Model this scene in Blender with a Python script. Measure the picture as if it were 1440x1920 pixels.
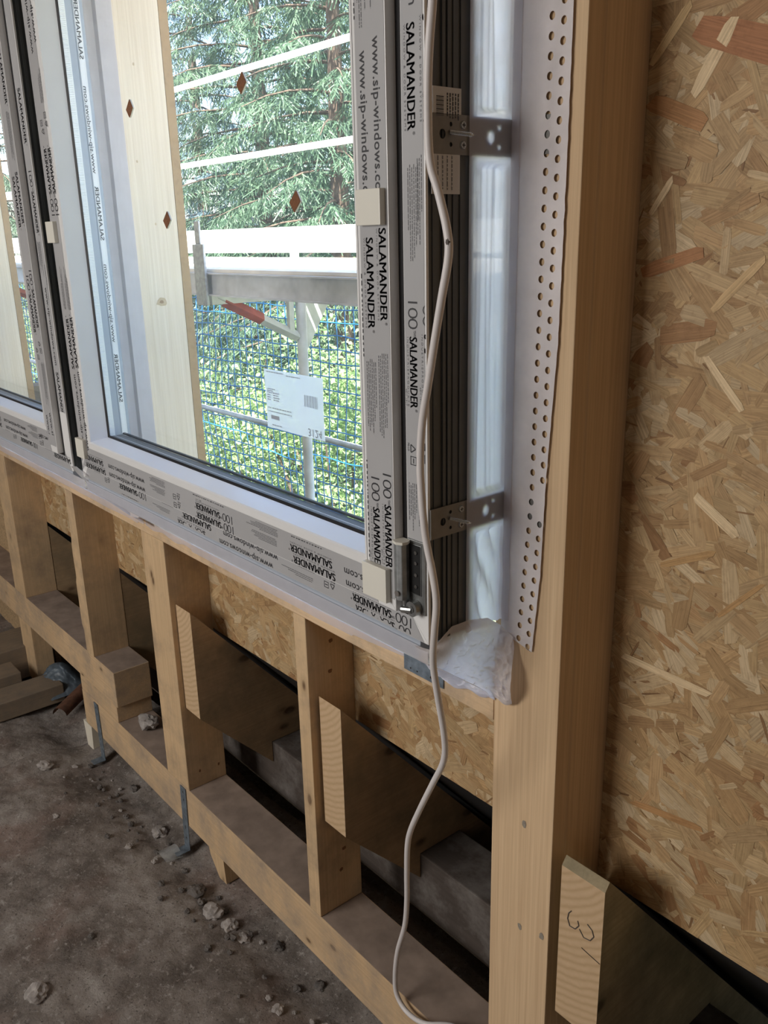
import bpy, bmesh, math, random
import numpy as np
from mathutils import Vector, Matrix, noise
random.seed(7); rng = np.random.default_rng(7)
S = bpy.context.scene
for o in list(bpy.data.objects): bpy.data.objects.remove(o)
COL = S.collection

# ------------------------------------------------------------------ camera
F_PX = 1624.55
CP = Vector((0.95535, -1.03580, 1.71288))
RR = ((0.6410158, 0.7672110, -0.0220462), (-0.2189966, 0.2103534, 0.9527812), (0.7356217, -0.6059197, 0.3028565))
cd = bpy.data.cameras.new('camera'); cam = bpy.data.objects.new('camera', cd); COL.objects.link(cam)
cd.sensor_fit = 'VERTICAL'; cd.sensor_height = 36.0; cd.lens = F_PX/1920*36.0; cd.clip_start = .02; cd.clip_end = 300
M = Matrix(((RR[0][0], RR[1][0], RR[2][0], CP.x), (RR[0][1], RR[1][1], RR[2][1], CP.y), (RR[0][2], RR[1][2], RR[2][2], CP.z), (0, 0, 0, 1)))
cam.matrix_world = M
S.camera = cam
def at(u, v, ax, val):
    """world point seen at photo pixel (u,v) that lies on the plane axis=val"""
    c = ((u-720)/F_PX, -(v-960)/F_PX, -1.0)
    d = Vector([sum(c[i]*RR[i][k] for i in range(3)) for k in range(3)])
    return CP + d*((val-CP[ax])/d[ax])

# ------------------------------------------------------------------ world, sun, light, exposure
S.view_settings.view_transform = 'Standard'; S.view_settings.look = 'None'
S.view_settings.exposure = 0.0; S.view_settings.gamma = 1.0; S.view_settings.use_curve_mapping = False
W = bpy.data.worlds.new('sky'); S.world = W; W.use_nodes = True
nt = W.node_tree; bg = nt.nodes['Background']
sk = nt.nodes.new('ShaderNodeTexSky'); sk.sky_type = 'NISHITA'; sk.sun_disc = False
sk.sun_elevation = math.radians(55); sk.sun_rotation = math.radians(140); sk.air_density = 1.0; sk.dust_density = 1.5
nt.links.new(sk.outputs[0], bg.inputs[0]); bg.inputs[1].default_value = 0.75
sd = bpy.data.lights.new('sun', 'SUN'); sd.energy = 26.0; sd.angle = math.radians(.6); sd.color = (1, .96, .88)
sun = bpy.data.objects.new('sun', sd); COL.objects.link(sun)
sun.rotation_euler = Vector((.42, -.42, .95)).to_track_quat('Z', 'Y').to_euler()
def area(name, loc, target, sx, sy, power, color):
    l = bpy.data.lights.new(name, 'AREA'); l.shape = 'RECTANGLE'; l.size = sx; l.size_y = sy; l.energy = power; l.color = color
    o = bpy.data.objects.new(name, l); COL.objects.link(o); o.location = loc
    o.rotation_euler = (Vector(loc)-Vector(target)).to_track_quat('Z', 'Y').to_euler(); return o
area('daylight_fill_left', (-1.35, -3.9, 2.1), (-.5, 0, .8), 1.9, 1.5, 94, (1, .97, .93))  # added lamp inside the closed room, imitating daylight from behind left
area('daylight_fill_back', (1.9, -3.9, 2.2), (.1, 0, 1.0), 1.6, 1.2, 4, (1, .93, .85))  # weak added fill lamp; the wall behind it has no opening

# ------------------------------------------------------------------ materials
MATS = {}
def new_mat(name):
    m = bpy.data.materials.new(name); m.use_nodes = True; MATS[name] = m
    return m, m.node_tree, m.node_tree.nodes['Principled BSDF']
def N(t, typ, **kw):
    n = t.nodes.new(typ)
    for k, v in kw.items(): setattr(n, k, v)
    return n
def ramp(t, fac, stops):
    r = N(t, 'ShaderNodeValToRGB'); t.links.new(fac, r.inputs[0]); e = r.color_ramp.elements
    while len(e) < len(stops): e.new(.5)
    for i, (p, c) in enumerate(stops): e[i].position = p; e[i].color = (*c, 1) if len(c) == 3 else c
    return r.outputs[0]
def mix(t, f, a, b, mode='MIX'):
    n = N(t, 'ShaderNodeMix', data_type='RGBA', blend_type=mode)
    for i, x in ((0, f), (6, a), (7, b)):
        if hasattr(x, 'links'): t.links.new(x, n.inputs[i])
        else: n.inputs[i].default_value = x if i == 0 else ((*x, 1) if len(x) == 3 else x)
    return n.outputs[2]
def coords(t, scale=(1, 1, 1), rnd=True):
    tc = N(t, 'ShaderNodeTexCoord'); mp = N(t, 'ShaderNodeMapping'); mp.inputs['Scale'].default_value = scale
    if rnd:
        oi = N(t, 'ShaderNodeObjectInfo'); mu = N(t, 'ShaderNodeMath', operation='MULTIPLY'); mu.inputs[1].default_value = 37.0
        t.links.new(oi.outputs['Random'], mu.inputs[0])
        va = N(t, 'ShaderNodeVectorMath', operation='ADD'); t.links.new(tc.outputs['Object'], va.inputs[0]); t.links.new(mu.outputs[0], va.inputs[1])
        t.links.new(va.outputs[0], mp.inputs[0])
    else: t.links.new(tc.outputs['Object'], mp.inputs[0])
    return mp.outputs[0]
def noi(t, vec, scale, detail=4, rough=.55):
    n = N(t, 'ShaderNodeTexNoise'); n.inputs['Scale'].default_value = scale; n.inputs['Detail'].default_value = detail
    n.inputs['Roughness'].default_value = rough; t.links.new(vec, n.inputs['Vector']); return n.outputs[0]
def bump(t, b, h, strength, dist=.002):
    n = N(t, 'ShaderNodeBump'); n.inputs['Strength'].default_value = strength; n.inputs['Distance'].default_value = dist
    t.links.new(h, n.inputs['Height']); t.links.new(n.outputs[0], b.inputs['Normal'])
def plain(name, col, rough=.5, metal=0, var=0.0, vscale=8, spec=None, bmp=0):
    m, t, b = new_mat(name); b.inputs['Roughness'].default_value = rough; b.inputs['Metallic'].default_value = metal
    if spec is not None: b.inputs['Specular IOR Level'].default_value = spec
    v = coords(t); n = noi(t, v, vscale, 5)
    lo = tuple(c*(1-var) for c in col); hi = tuple(min(1, c*(1+var)) for c in col)
    t.links.new(ramp(t, n, [(.3, lo), (.7, hi)]), b.inputs['Base Color'])
    if bmp: bump(t, b, n, bmp)
    return m
def wood(name, light, dark, axis, knots=.5, dirt=.0, dirtcol=(.2, .17, .14), ring=1.0, rough=.75, blotch=.35, fine=190.0):
    m, t, b = new_mat(name); b.inputs['Roughness'].default_value = rough; b.inputs['Specular IOR Level'].default_value = .25
    sc = [26.0]*3; sc[axis] = 1.1
    v = coords(t, sc)
    w = noi(t, v, 1.0, 3, .5)                                # growth bands
    w2 = N(t, 'ShaderNodeMath', operation='SINE'); mu = N(t, 'ShaderNodeMath', operation='MULTIPLY'); mu.inputs[1].default_value = 34*ring
    t.links.new(w, mu.inputs[0]); t.links.new(mu.outputs[0], w2.inputs[0])
    ma = N(t, 'ShaderNodeMapRange'); ma.inputs[1].default_value = -1; ma.inputs[2].default_value = 1; t.links.new(w2.outputs[0], ma.inputs[0])
    sc2 = [fine]*3; sc2[axis] = 3
    f = noi(t, coords(t, sc2), 1.0, 3, .6); fr_ = ramp(t, f, [(.32, (0, 0, 0)), (.68, (1, 1, 1))])
    c = mix(t, ma.outputs[0], light, tuple(a*.72+b_*.28 for a, b_ in zip(light, dark)))
    c = mix(t, .55, c, mix(t, fr_, tuple(a*.5+b_*.5 for a, b_ in zip(light, dark)), tuple(min(1, a*1.12) for a in light)))
    big = noi(t, coords(t, (3, 3, 3)), 1.0, 2)
    c = mix(t, blotch, c, ramp(t, big, [(.35, tuple(x*.72 for x in light)), (.65, tuple(min(1, x*1.15) for x in light))]))
    if knots:
        sk_ = [9.0]*3; sk_[axis] = 5.0
        vo = N(t, 'ShaderNodeTexVoronoi'); vo.inputs['Scale'].default_value = 1.0; vo.inputs['Randomness'].default_value = 1
        t.links.new(coords(t, sk_), vo.inputs['Vector'])
        k = ramp(t, vo.outputs['Distance'], [(.0, (1, 1, 1)), (.055*knots*2, (1, 1, 1)), (.10*knots*2, (.25, .25, .25)), (.2*knots*2, (0, 0, 0))])
        c = mix(t, k, c, tuple(x*.42 for x in dark))
    if dirt:
        d = noi(t, coords(t, (7, 7, 7)), 1.0, 6, .7)
        dm = ramp(t, d, [(.5-dirt*.35, (0, 0, 0)), (.72, (1, 1, 1))])
        c = mix(t, dm, c, dirtcol)
    t.links.new(c, b.inputs['Base Color']); bump(t, b, f, .18, .001)
    return m
X_, Y_, Z_ = 0, 1, 2
PL, PD = (.72, .52, .32), (.42, .25, .13)
wood('pine_z', PL, PD, Z_, 0, .0, (.42, .29, .17), 1.3, blotch=.1, fine=230)
wood('pine_stud', (.66, .47, .275), PD, Z_, .5, .15, (.40, .29, .19), blotch=.2)
wood('pine_x', PL, PD, X_, .4, .2, (.36, .27, .19))
wood('pine_plate', (.66, .47, .28), PD, X_, .4, .22, (.36, .28, .21), blotch=.2)
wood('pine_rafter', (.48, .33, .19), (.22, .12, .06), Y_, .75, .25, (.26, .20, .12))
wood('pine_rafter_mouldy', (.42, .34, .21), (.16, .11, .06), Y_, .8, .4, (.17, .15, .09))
wood('pine_daylit', (.92, .77, .60), (.66, .50, .30), Z_, .0, .0, blotch=.1)  # paler pine; outdoor light on the window posts put into the colour
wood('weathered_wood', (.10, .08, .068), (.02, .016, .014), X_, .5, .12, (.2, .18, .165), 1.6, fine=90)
wood('old_plank', (.30, .23, .16), (.12, .09, .06), Y_, .4, .4, (.18, .15, .12))
# end grain with arcs
m, t, b = new_mat('end_grain'); b.inputs['Roughness'].default_value = .8
wv = N(t, 'ShaderNodeTexWave', wave_type='RINGS', rings_direction='Y'); wv.inputs['Scale'].default_value = 26; wv.inputs['Distortion'].default_value = 2.5; wv.inputs['Detail'].default_value = 3; wv.inputs['Detail Scale'].default_value = 1.0
mp = N(t, 'ShaderNodeMapping'); tc = N(t, 'ShaderNodeTexCoord'); mp.inputs['Location'].default_value = (.11, 0, -1.42); mp.inputs['Scale'].default_value = (1, 1, .75); t.links.new(tc.outputs['Object'], mp.inputs[0]); t.links.new(mp.outputs[0], wv.inputs[0])
c = ramp(t, wv.outputs[0], [(.0, (.68, .49, .30)), (.6, (.62, .43, .25)), (1, (.50, .33, .18))])
c = mix(t, noi(t, coords(t, (60, 60, 60)), 1, 4), c, (.55, .38, .22)); t.links.new(c, b.inputs['Base Color'])
# dusty top of plate
plain('dusty_wood', (.30, .23, .185), .9, var=.25, vscale=14, bmp=.1)
# OSB
m, t, b = new_mat('osb'); b.inputs['Roughness'].default_value = .6; b.inputs['Specular IOR Level'].default_value = .3
va = N(t, 'ShaderNodeVertexColor', layer_name='flake'); uv = N(t, 'ShaderNodeUVMap', uv_map='uv')
mp = N(t, 'ShaderNodeMapping'); mp.inputs['Scale'].default_value = (14, 420, 1); t.links.new(uv.outputs[0], mp.inputs[0])
g = noi(t, mp.outputs[0], 1, 3, .6)
c = mix(t, .8, va.outputs[0], ramp(t, g, [(.25, (.55, .52, .48)), (.75, (1.25, 1.25, 1.25))]), 'MULTIPLY')
mp2 = N(t, 'ShaderNodeMapping'); mp2.inputs['Scale'].default_value = (60, 60, 60); tc = N(t, 'ShaderNodeTexCoord'); t.links.new(tc.outputs['Object'], mp2.inputs[0])
c = mix(t, .5, c, ramp(t, noi(t, mp2.outputs[0], 1, 5, .7), [(.3, (.62, .55, .5)), (.5, (1, 1, 1))]), 'MULTIPLY')
t.links.new(c, b.inputs['Base Color']); bump(t, b, g, .25, .0006)
# plastics, film, print
plain('pvc_white', (.80, .80, .80), .28, var=.02)
plain('pvc_cream', (.78, .76, .68), .35, var=.02)
plain('film_grey', (.44, .44, .45), .33, var=.05, vscale=5)
plain('print_black', (.03, .03, .035), .5)
plain('print_grey', (.16, .16, .17), .5)
plain('pvc_dark', (.078, .085, .088), .45, var=.12, vscale=20)
plain('pvc_outer', (.36, .40, .46), .35, var=.05)
plain('rubber_black', (.012, .012, .014), .45)
plain('aluminium', (.75, .76, .77), .35, 1, var=.08)
plain('galvanised', (.42, .44, .45), .48, .85, var=.22, vscale=60)
plain('zinc_dark', (.33, .34, .34), .38, .9, var=.2, vscale=40)
plain('galv_blue', (.20, .24, .28), .55, .5, var=.35, vscale=50)
plain('bracket_steel', (.20, .19, .175), .5, .55, var=.1, vscale=50)
plain('screw_zinc', (.7, .72, .72), .2, 1)
plain('hole_dark', (.01, .01, .01), .9)
plain('cable_white', (.74, .70, .69), .42, var=.03)
plain('cable_scuff', (.14, .12, .11), .8)
plain('cork', (.20, .085, .04), .9, var=.25, vscale=300)
plain('foam_white', (.8, .78, .72), .7)
plain('black_foil', (.012, .012, .013), .55)
plain('board_edge', (.52, .36, .20), .9, var=.3, vscale=120, bmp=.4)
plain('rust', (.16, .075, .045), .85, var=.4, vscale=30)
plain('tarp_blue', (.11, .14, .17), .45, var=.3, vscale=20)
plain('stone', (.34, .31, .29), .95, var=.3, vscale=40, bmp=.5)
plain('stone_dark', (.14, .125, .115), .95, var=.4, vscale=40, bmp=.5)
plain('plaster_wall', (.20, .17, .145), .9, var=.1)
plain('ceiling_board', (.27, .20, .14), .9, var=.15)
plain('paper_label', (.62, .60, .58), .6)
plain('scaffold_steel', (.62, .63, .64), .55, .15, var=.18, vscale=12)
plain('scaffold_white', (.82, .84, .84), .5, .1, var=.08, vscale=6)
plain('red_paint', (.42, .07, .04), .6, var=.3, vscale=20)
plain('net_blue', (.02, .19, .48), .5)
plain('timber_white', (.80, .74, .62), .8, var=.1)
plain('bark', (.12, .085, .06), .95, var=.4, vscale=10)
plain('pencil', (.10, .085, .075), .8)
def leaf_mat(name, col, col2, trans=.45):
    m, t, b = new_mat(name); out = t.nodes['Material Output']
    v = coords(t, (9, 9, 9)); c = ramp(t, noi(t, v, 1, 3), [(.35, col), (.65, col2)])
    t.links.new(c, b.inputs['Base Color']); b.inputs['Roughness'].default_value = .5
    tr = N(t, 'ShaderNodeBsdfTranslucent'); t.links.new(c, tr.inputs[0]); mx = N(t, 'ShaderNodeMixShader'); mx.inputs[0].default_value = trans
    t.links.new(b.outputs[0], mx.inputs[1]); t.links.new(tr.outputs[0], mx.inputs[2]); t.links.new(mx.outputs[0], out.inputs[0])
leaf_mat('spruce_green', (.04, .085, .045), (.13, .21, .12), .2)
leaf_mat('spruce_blue', (.10, .17, .20), (.20, .30, .34), .2)
leaf_mat('leaf_light', (.20, .34, .12), (.42, .53, .26), .42)
leaf_mat('leaf_dark', (.05, .12, .05), (.14, .26, .10), .3)
leaf_mat('grass_green', (.13, .17, .09), (.24, .28, .17), .1)
# clear glass, with a faint milky veil added to imitate glare
m, t, b = new_mat('glass'); out = t.nodes['Material Output']
tr = N(t, 'ShaderNodeBsdfTransparent'); tr.inputs[0].default_value = (.965, .97, .975, 1)
gl = N(t, 'ShaderNodeBsdfGlossy'); gl.inputs['Roughness'].default_value = .0
fr = N(t, 'ShaderNodeFresnel'); fr.inputs[0].default_value = 1.28
veil = N(t, 'ShaderNodeBsdfTranslucent'); veil.inputs[0].default_value = (.85, .9, .95, 1); mxd = N(t, 'ShaderNodeMixShader'); mxd.inputs[0].default_value = .022
t.links.new(tr.outputs[0], mxd.inputs[1]); t.links.new(veil.outputs[0], mxd.inputs[2])
mx = N(t, 'ShaderNodeMixShader'); t.links.new(fr.outputs[0], mx.inputs[0]); t.links.new(mxd.outputs[0], mx.inputs[1]); t.links.new(gl.outputs[0], mx.inputs[2]); t.links.new(mx.outputs[0], out.inputs[0])
# translucent sheet materials
def sheet(name, col, transp, transl, nscale=25, rough=.7, var=.12):
    m, t, b = new_mat(name); out = t.nodes['Material Output']
    n = noi(t, coords(t, (nscale,)*3), 1, 5, .6)
    c = ramp(t, n, [(.3, tuple(x*(1-var) for x in col)), (.7, col)])
    t.links.new(c, b.inputs['Base Color']); b.inputs['Roughness'].default_value = rough; b.inputs['Specular IOR Level'].default_value = .3
    tl = N(t, 'ShaderNodeBsdfTranslucent'); tl.inputs[0].default_value = (*col, 1)
    m1 = N(t, 'ShaderNodeMixShader'); m1.inputs[0].default_value = transl
    t.links.new(b.outputs[0], m1.inputs[1]); t.links.new(tl.outputs[0], m1.inputs[2])
    tp = N(t, 'ShaderNodeBsdfTransparent'); tp.inputs[0].default_value = (1, 1, 1, 1)
    m2 = N(t, 'ShaderNodeMixShader')
    f = ramp(t, n, [(.3, (transp*1.25,)*3), (.7, (transp*.75,)*3)]); t.links.new(f, m2.inputs[0])
    t.links.new(m1.outputs[0], m2.inputs[1]); t.links.new(tp.outputs[0], m2.inputs[2]); t.links.new(m2.outputs[0], out.inputs[0])
    bump(t, b, n, .25, .001)
    return m
sheet('fleece', (.88, .83, .83), .01, .42)
sheet('fleece_stuck', (.86, .79, .78), .0, .10)
sheet('fleece_thin', (.93, .91, .94), .02, .66)
sheet('sticker_paper', (.80, .84, .90), .05, .55, 15, .5, .03)
sheet('clear_scrap', (.6, .62, .62), .6, .2)
# earth floor
m, t, b = new_mat('earth'); b.inputs['Roughness'].default_value = .95
v = coords(t, (1, 1, 1), False)
c = ramp(t, noi(t, v, 5, 8, .65), [(.34, (.12, .10, .086)), (.5, (.25, .217, .193)), (.68, (.40, .365, .335))])
c = mix(t, ramp(t, noi(t, v, 2.2, 3, .6), [(.52, (0, 0, 0)), (.62, (.5, .5, .5))]), c, (.24, .15, .12))
c = mix(t, ramp(t, noi(t, v, 55, 4, .75), [(.56, (0, 0, 0)), (.68, (.8, .8, .8))]), c, (.45, .42, .39))
c = mix(t, ramp(t, noi(t, v, 130, 3, .7), [(.30, (.9, .9, .9)), (.42, (0, 0, 0))]), c, (.05, .04, .035))
t.links.new(c, b.inputs['Base Color']); bump(t, b, noi(t, v, 70, 8, .75), .7, .008)

# ------------------------------------------------------------------ mesh helpers
class MB:
    def __init__(s): s.v = []; s.f = []; s.m = []; s.mats = []
    def mi(s, mat):
        if mat not in s.mats: s.mats.append(mat)
        return s.mats.index(mat)
    def add(s, vs, fs, mat=None):
        n = len(s.v); s.v += [tuple(x) for x in vs]; k = s.mi(mat) if mat else 0
        s.f += [tuple(i+n for i in f) for f in fs]; s.m += [k]*len(fs)
    def box(s, x0, x1, y0, y1, z0, z1, mat=None, faces=None):
        V = [(x, y, z) for z in (z0, z1) for y in (y0, y1) for x in (x0, x1)]
        F = [(0, 2, 3, 1), (4, 5, 7, 6), (0, 1, 5, 4), (2, 6, 7, 3), (0, 4, 6, 2), (1, 3, 7, 5)]
        s.add(V, F, mat)
        if faces:                                          # {face index: material}
            for k, mm in faces.items(): s.m[len(s.m)-6+k] = s.mi(mm)
    def prism(s, poly, axis, a, b, mat=None, cap=None):
        """poly: 2D points in the two other axes (in axis order), extruded along axis from a to b"""
        def P(p, q):
            l = [p[0], p[1]]; l.insert(axis, q); return l
        n = len(poly); V = [P(p, a) for p in poly]+[P(p, b) for p in poly]
        s.add(V, [(i, (i+1) % n, n+(i+1) % n, n+i) for i in range(n)], mat)
        s.add(V, [tuple(range(n))[::-1], tuple(range(n, 2*n))], cap or mat)
    def tube(s, pts, r, seg=10, mat=None, cap=True):
        pts = [Vector(p) for p in pts]; n = len(pts); V = []; F = []
        up = Vector((.13, .21, .97)); prev = None
        for i, p in enumerate(pts):
            d = (pts[min(i+1, n-1)]-pts[max(i-1, 0)]).normalized()
            if prev is None:
                a = d.cross(up if abs(d.dot(up)) < .9 else Vector((1, 0, 0))).normalized()
            else: a = (prev-d*prev.dot(d)).normalized()
            prev = a; b_ = d.cross(a); rr = r[i] if hasattr(r, '__len__') else r
            V += [p+a*math.cos(2*math.pi*k/seg)*rr+b_*math.sin(2*math.pi*k/seg)*rr for k in range(seg)]
        for i in range(n-1):
            for k in range(seg):
                k2 = (k+1) % seg; F.append((i*seg+k, i*seg+k2, (i+1)*seg+k2, (i+1)*seg+k))
        if cap: F += [tuple(range(seg))[::-1], tuple(range((n-1)*seg, n*seg))]
        s.add(V, F, mat)
    def grid(s, fn, nu, nv, mat=None):
        V = [fn(i/nu, j/nv) for j in range(nv+1) for i in range(nu+1)]
        s.add(V, [(j*(nu+1)+i, j*(nu+1)+i+1, (j+1)*(nu+1)+i+1, (j+1)*(nu+1)+i) for j in range(nv) for i in range(nu)], mat)
    def build(s, name, mat=None, parent=None, smooth=False, bevel=0, recenter=True):
        me = bpy.data.meshes.new(name)
        V = np.array(s.v, float); off = Vector((0, 0, 0))
        if parent is None and recenter:
            off = Vector(((V[:, 0].min()+V[:, 0].max())/2, (V[:, 1].min()+V[:, 1].max())/2, V[:, 2].min()))
        elif parent is not None: off = Vector(parent['o3']) if 'o3' in parent.keys() else OFF[parent.name].copy()
        me.from_pydata([tuple(Vector(p)-off) for p in s.v], [], s.f)
        mats = s.mats or []
        if not mats: me.materials.append(MATS[mat])
        else:
            for q in mats: me.materials.append(MATS[q if q else mat])
            me.polygons.foreach_set('material_index', s.m)
        if smooth: me.polygons.foreach_set('use_smooth', [True]*len(me.polygons))
        me.update()
        o = bpy.data.objects.new(name, me); COL.objects.link(o)
        if parent is None: o.location = off
        else: o.parent = parent
        OFF[o.name] = off
        if bevel:
            bm = bmesh.new(); bm.from_mesh(me)
            bmesh.ops.recalc_face_normals(bm, faces=bm.faces)
            es = [e for e in bm.edges if len(e.link_faces) == 2 and e.calc_face_angle(0) > .5]
            bmesh.ops.bevel(bm, geom=es, offset=bevel, segments=2, affect='EDGES', profile=.6); bm.to_mesh(me); bm.free()
        return o
OFF = {}
def tag(o, label, cat, group=None, kind=None):
    o['label'] = label; o['category'] = cat
    if group: o['group'] = group
    if kind: o['kind'] = kind
    return o
def struct(o): o['kind'] = 'structure'; return o
def empty(name, loc, label=None, cat=None, group=None):
    o = bpy.data.objects.new(name, None); COL.objects.link(o); o.location = loc; o.empty_display_size = .05; o['o3'] = tuple(loc)
    if label: tag(o, label, cat, group)
    return o
def part_parent(o): o['o3'] = tuple(OFF[o.name]); return o      # lets sub-parts be built in world coordinates
def to_local(o): pass
def curve_mesh(outer, holes, thick):
    """flat plate with holes as mesh data (verts, faces), in its own xy plane"""
    cu = bpy.data.curves.new('t', 'CURVE'); cu.dimensions = '2D'; cu.fill_mode = 'BOTH'; cu.extrude = thick/2
    def sp(pts):
        s_ = cu.splines.new('POLY'); s_.points.add(len(pts)-1); s_.use_cyclic_u = True
        for i, p in enumerate(pts): s_.points[i].co = (p[0], p[1], 0, 1)
    sp(outer)
    for (cx, cy, rx, ry) in holes: sp([(cx+rx*math.cos(a), cy+ry*math.sin(a)) for a in [2*math.pi*k/12 for k in range(12)]])
    ob = bpy.data.objects.new('t', cu); COL.objects.link(ob); dg = bpy.context.evaluated_depsgraph_get(); dg.update()
    me = bpy.data.meshes.new_from_object(ob.evaluated_get(dg))
    V = [tuple(v.co) for v in me.vertices]; Fc = [tuple(p.vertices) for p in me.polygons]
    bpy.data.objects.remove(ob); bpy.data.meshes.remove(me); bpy.data.curves.remove(cu)
    return V, Fc
_gc = {}
def glyphs(s, bold=0.0, space=1.0, sx=1.0):
    k = (s, bold, space, sx)
    if k in _gc: return _gc[k]
    cu = bpy.data.curves.new('t', 'FONT'); cu.body = s; cu.size = 1; cu.offset = bold; cu.space_character = space; cu.resolution_u = 3
    ob = bpy.data.objects.new('t', cu); COL.objects.link(ob); dg = bpy.context.evaluated_depsgraph_get(); dg.update()
    me = bpy.data.meshes.new_from_object(ob.evaluated_get(dg))
    V = [(v.co.x*sx, v.co.y) for v in me.vertices]; Fc = [tuple(p.vertices) for p in me.polygons]
    bpy.data.objects.remove(ob); bpy.data.meshes.remove(me); bpy.data.curves.remove(cu)
    x0 = min(v[0] for v in V); x1 = max(v[0] for v in V)
    V = [(v[0]-x0, v[1]) for v in V]
    _gc[k] = (V, Fc, x1-x0); return _gc[k]
CAP = .70
def write(mb, s, P, du, dv, length, cap, bold=0.0, space=1.0, mat='print_black', clip=None):
    if bold > .015:
        h = .035*cap/CAP
        for k in (-1, 0, 1): write(mb, s, Vector(P)+Vector(du)*h*k*.8, du, dv, length, cap, 0, space, mat, clip)
        return
    """length along du, cap height along dv; P = baseline start"""
    V, Fc, w = glyphs(s, bold, space)
    P = Vector(P); du = Vector(du); dv = Vector(dv); a = length/w; b_ = cap/CAP
    V3 = [P+du*(x*a)+dv*(y*b_) for x, y in V]
    if clip:
        Fc = [f for f in Fc if all(clip(V3[i]) for i in f)]
    mb.add(V3, Fc, mat)
def rect(mb, P, du, dv, u0, u1, v0, v1, mat, clip=None):
    P = Vector(P); du = Vector(du); dv = Vector(dv)
    q = [P+du*u+dv*v for u, v in ((u0, v0), (u1, v0), (u1, v1), (u0, v1))]
    if clip and not all(clip(c) for c in q): return
    mb.add(q, [(0, 1, 2, 3)], mat)
# pieces of the printed protective film
def el_url(mb, P, du, dv, k=1, clip=None): write(mb, 'www.sip-windows.com', P, du, dv, .215*k, .0155*k, .012, 1.06, clip=clip)
def el_sal(mb, P, du, dv, k=1, clip=None, L=.132):
    write(mb, 'SALAMANDER', P, du, dv, L*k, .0165*k, .019, 1.0, clip=clip)
    write(mb, '®', Vector(P)+Vector(du)*(L+.002)*k+Vector(dv)*.011*k, du, dv, .0045*k, .0045*k, clip=clip)
    write(mb, 'WINDOW & DOOR SYSTEMS', Vector(P)-Vector(dv)*.0062*k, du, dv, L*k, .0036*k, 0, 1.5, 'print_grey', clip=clip)
def el_100(mb, P, du, dv, k=1, clip=None):
    P = Vector(P); write(mb, '100', P-Vector(dv)*.003*k, du, dv, .040*k, .0215*k, -.012, .82, clip=clip)
    write(mb, 'YEARS', Vector(P)+Vector(du)*.0415*k+Vector(dv)*.009*k, du, dv, .0095*k, .0052*k, 0, .9, clip=clip)
    write(mb, 'SALAMANDER', Vector(P)+Vector(du)*.0515*k, du, dv, .106*k, .0165*k, .019, 1.0, clip=clip)
    write(mb, '®', Vector(P)+Vector(du)*.159*k+Vector(dv)*.011*k, du, dv, .0045*k, .0045*k, clip=clip)
    write(mb, 'INDUSTRIEPRODUKTE', Vector(P)+Vector(du)*.052*k-Vector(dv)*.0062*k, du, dv, .104*k, .0036*k, 0, 1.5, 'print_grey', clip=clip)
    write(mb, 'SEIT 1917', Vector(P)+Vector(du)*.130*k-Vector(dv)*.0105*k, du, dv, .026*k, .0028*k, 0, 1.0, 'print_grey', clip=clip)
def el_para(mb, P, du, dv, L=.135, rows=6, pitch=.0042, clip=None, seed=0):
    r = random.Random(seed)
    for i in range(rows):
        u = r.choice([0, 0, .004]); e = L*r.uniform(.62, 1.0) if i else L*.55
        while u < e:
            w = r.uniform(.0025, .009); 
            rect(mb, Vector(P)+Vector(dv)*(-i*pitch), du, dv, u, min(u+w, e), 0, .0017, 'print_grey', clip); u += w+.0012
def el_icon(mb, P, du, dv, clip=None):
    P = Vector(P); du = Vector(du); dv = Vector(dv)
    tri = [(0, 0), (.016, 0), (.008, .014)]
    for i in range(3):
        a, b_ = tri[i], tri[(i+1) % 3]; mx_, my = (b_[0]-a[0]), (b_[1]-a[1]); l = math.hypot(mx_, my); n = (-my/l*.0018, mx_/l*.0018)
        a = (a[0]+mx_*.12, a[1]+my*.12); b_ = (a[0]+mx_*.75, a[1]+my*.75)
        q = [a, b_, (b_[0]+n[0], b_[1]+n[1]), (a[0]+n[0], a[1]+n[1])]
        v3 = [P+du*x+dv*y for x, y in q]
        if not clip or all(clip(c) for c in v3): mb.add(v3, [(0, 1, 2, 3)], 'print_black')
    write(mb, 'PE-LD', P-dv*.006, du, dv, .013, .0034, .01, 1.0, clip=clip)
    for a0, a1, b0, b1 in ((.020, .034, 0, .0014), (.020, .034, .0125, .014), (.020, .0213, 0, .014), (.0327, .034, 0, .014), (.023, .031, .006, .008)):
        rect(mb, P, du, dv, a0, a1, b0, b1, 'print_black', clip)
def el_dash(mb, P, du, dv, L, th=.002, seed=1, clip=None):
    r = random.Random(seed); u = 0
    while u < L:
        w = r.uniform(.002, .008); rect(mb, P, du, dv, u, u+w, 0, th, 'print_black', clip); u += w+r.uniform(.002, .005)

D = .14                                                   # stud depth
# ------------------------------------------------------------------ setting: ground inside, roof, walls
def fl(i, j):
    x = -4.4+i*6.6; y = -4.6+j*4.95
    n = noise.fractal(Vector((x*4, y*4, 0)), 1.0, 2.0, 5)
    n2 = noise.fractal(Vector((x*22, y*22, 3)), .9, 2.0, 4)
    z = -.238+.012*n+.006*n2-.035*math.exp(-((y+.02)/.10)**2)
    if x < -2.3: z += -.02
    return (x, y, z)
mb = MB(); mb.grid(fl, 560, 440); f = mb.build('floor', 'earth', smooth=True); struct(f)
mb = MB(); mb.box(-5.2, 3.0, -6.0, .32, 2.95, 3.1); struct(mb.build('ceiling', 'ceiling_board'))
mb = MB(); mb.box(2.2, 2.35, -4.6, .14, -.4, 2.95); struct(mb.build('wall_right', 'plaster_wall'))
mb = MB(); mb.box(-4.5, 2.2, -4.75, -4.6, -.4, 2.95); struct(mb.build('wall_back', 'plaster_wall'))
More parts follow.
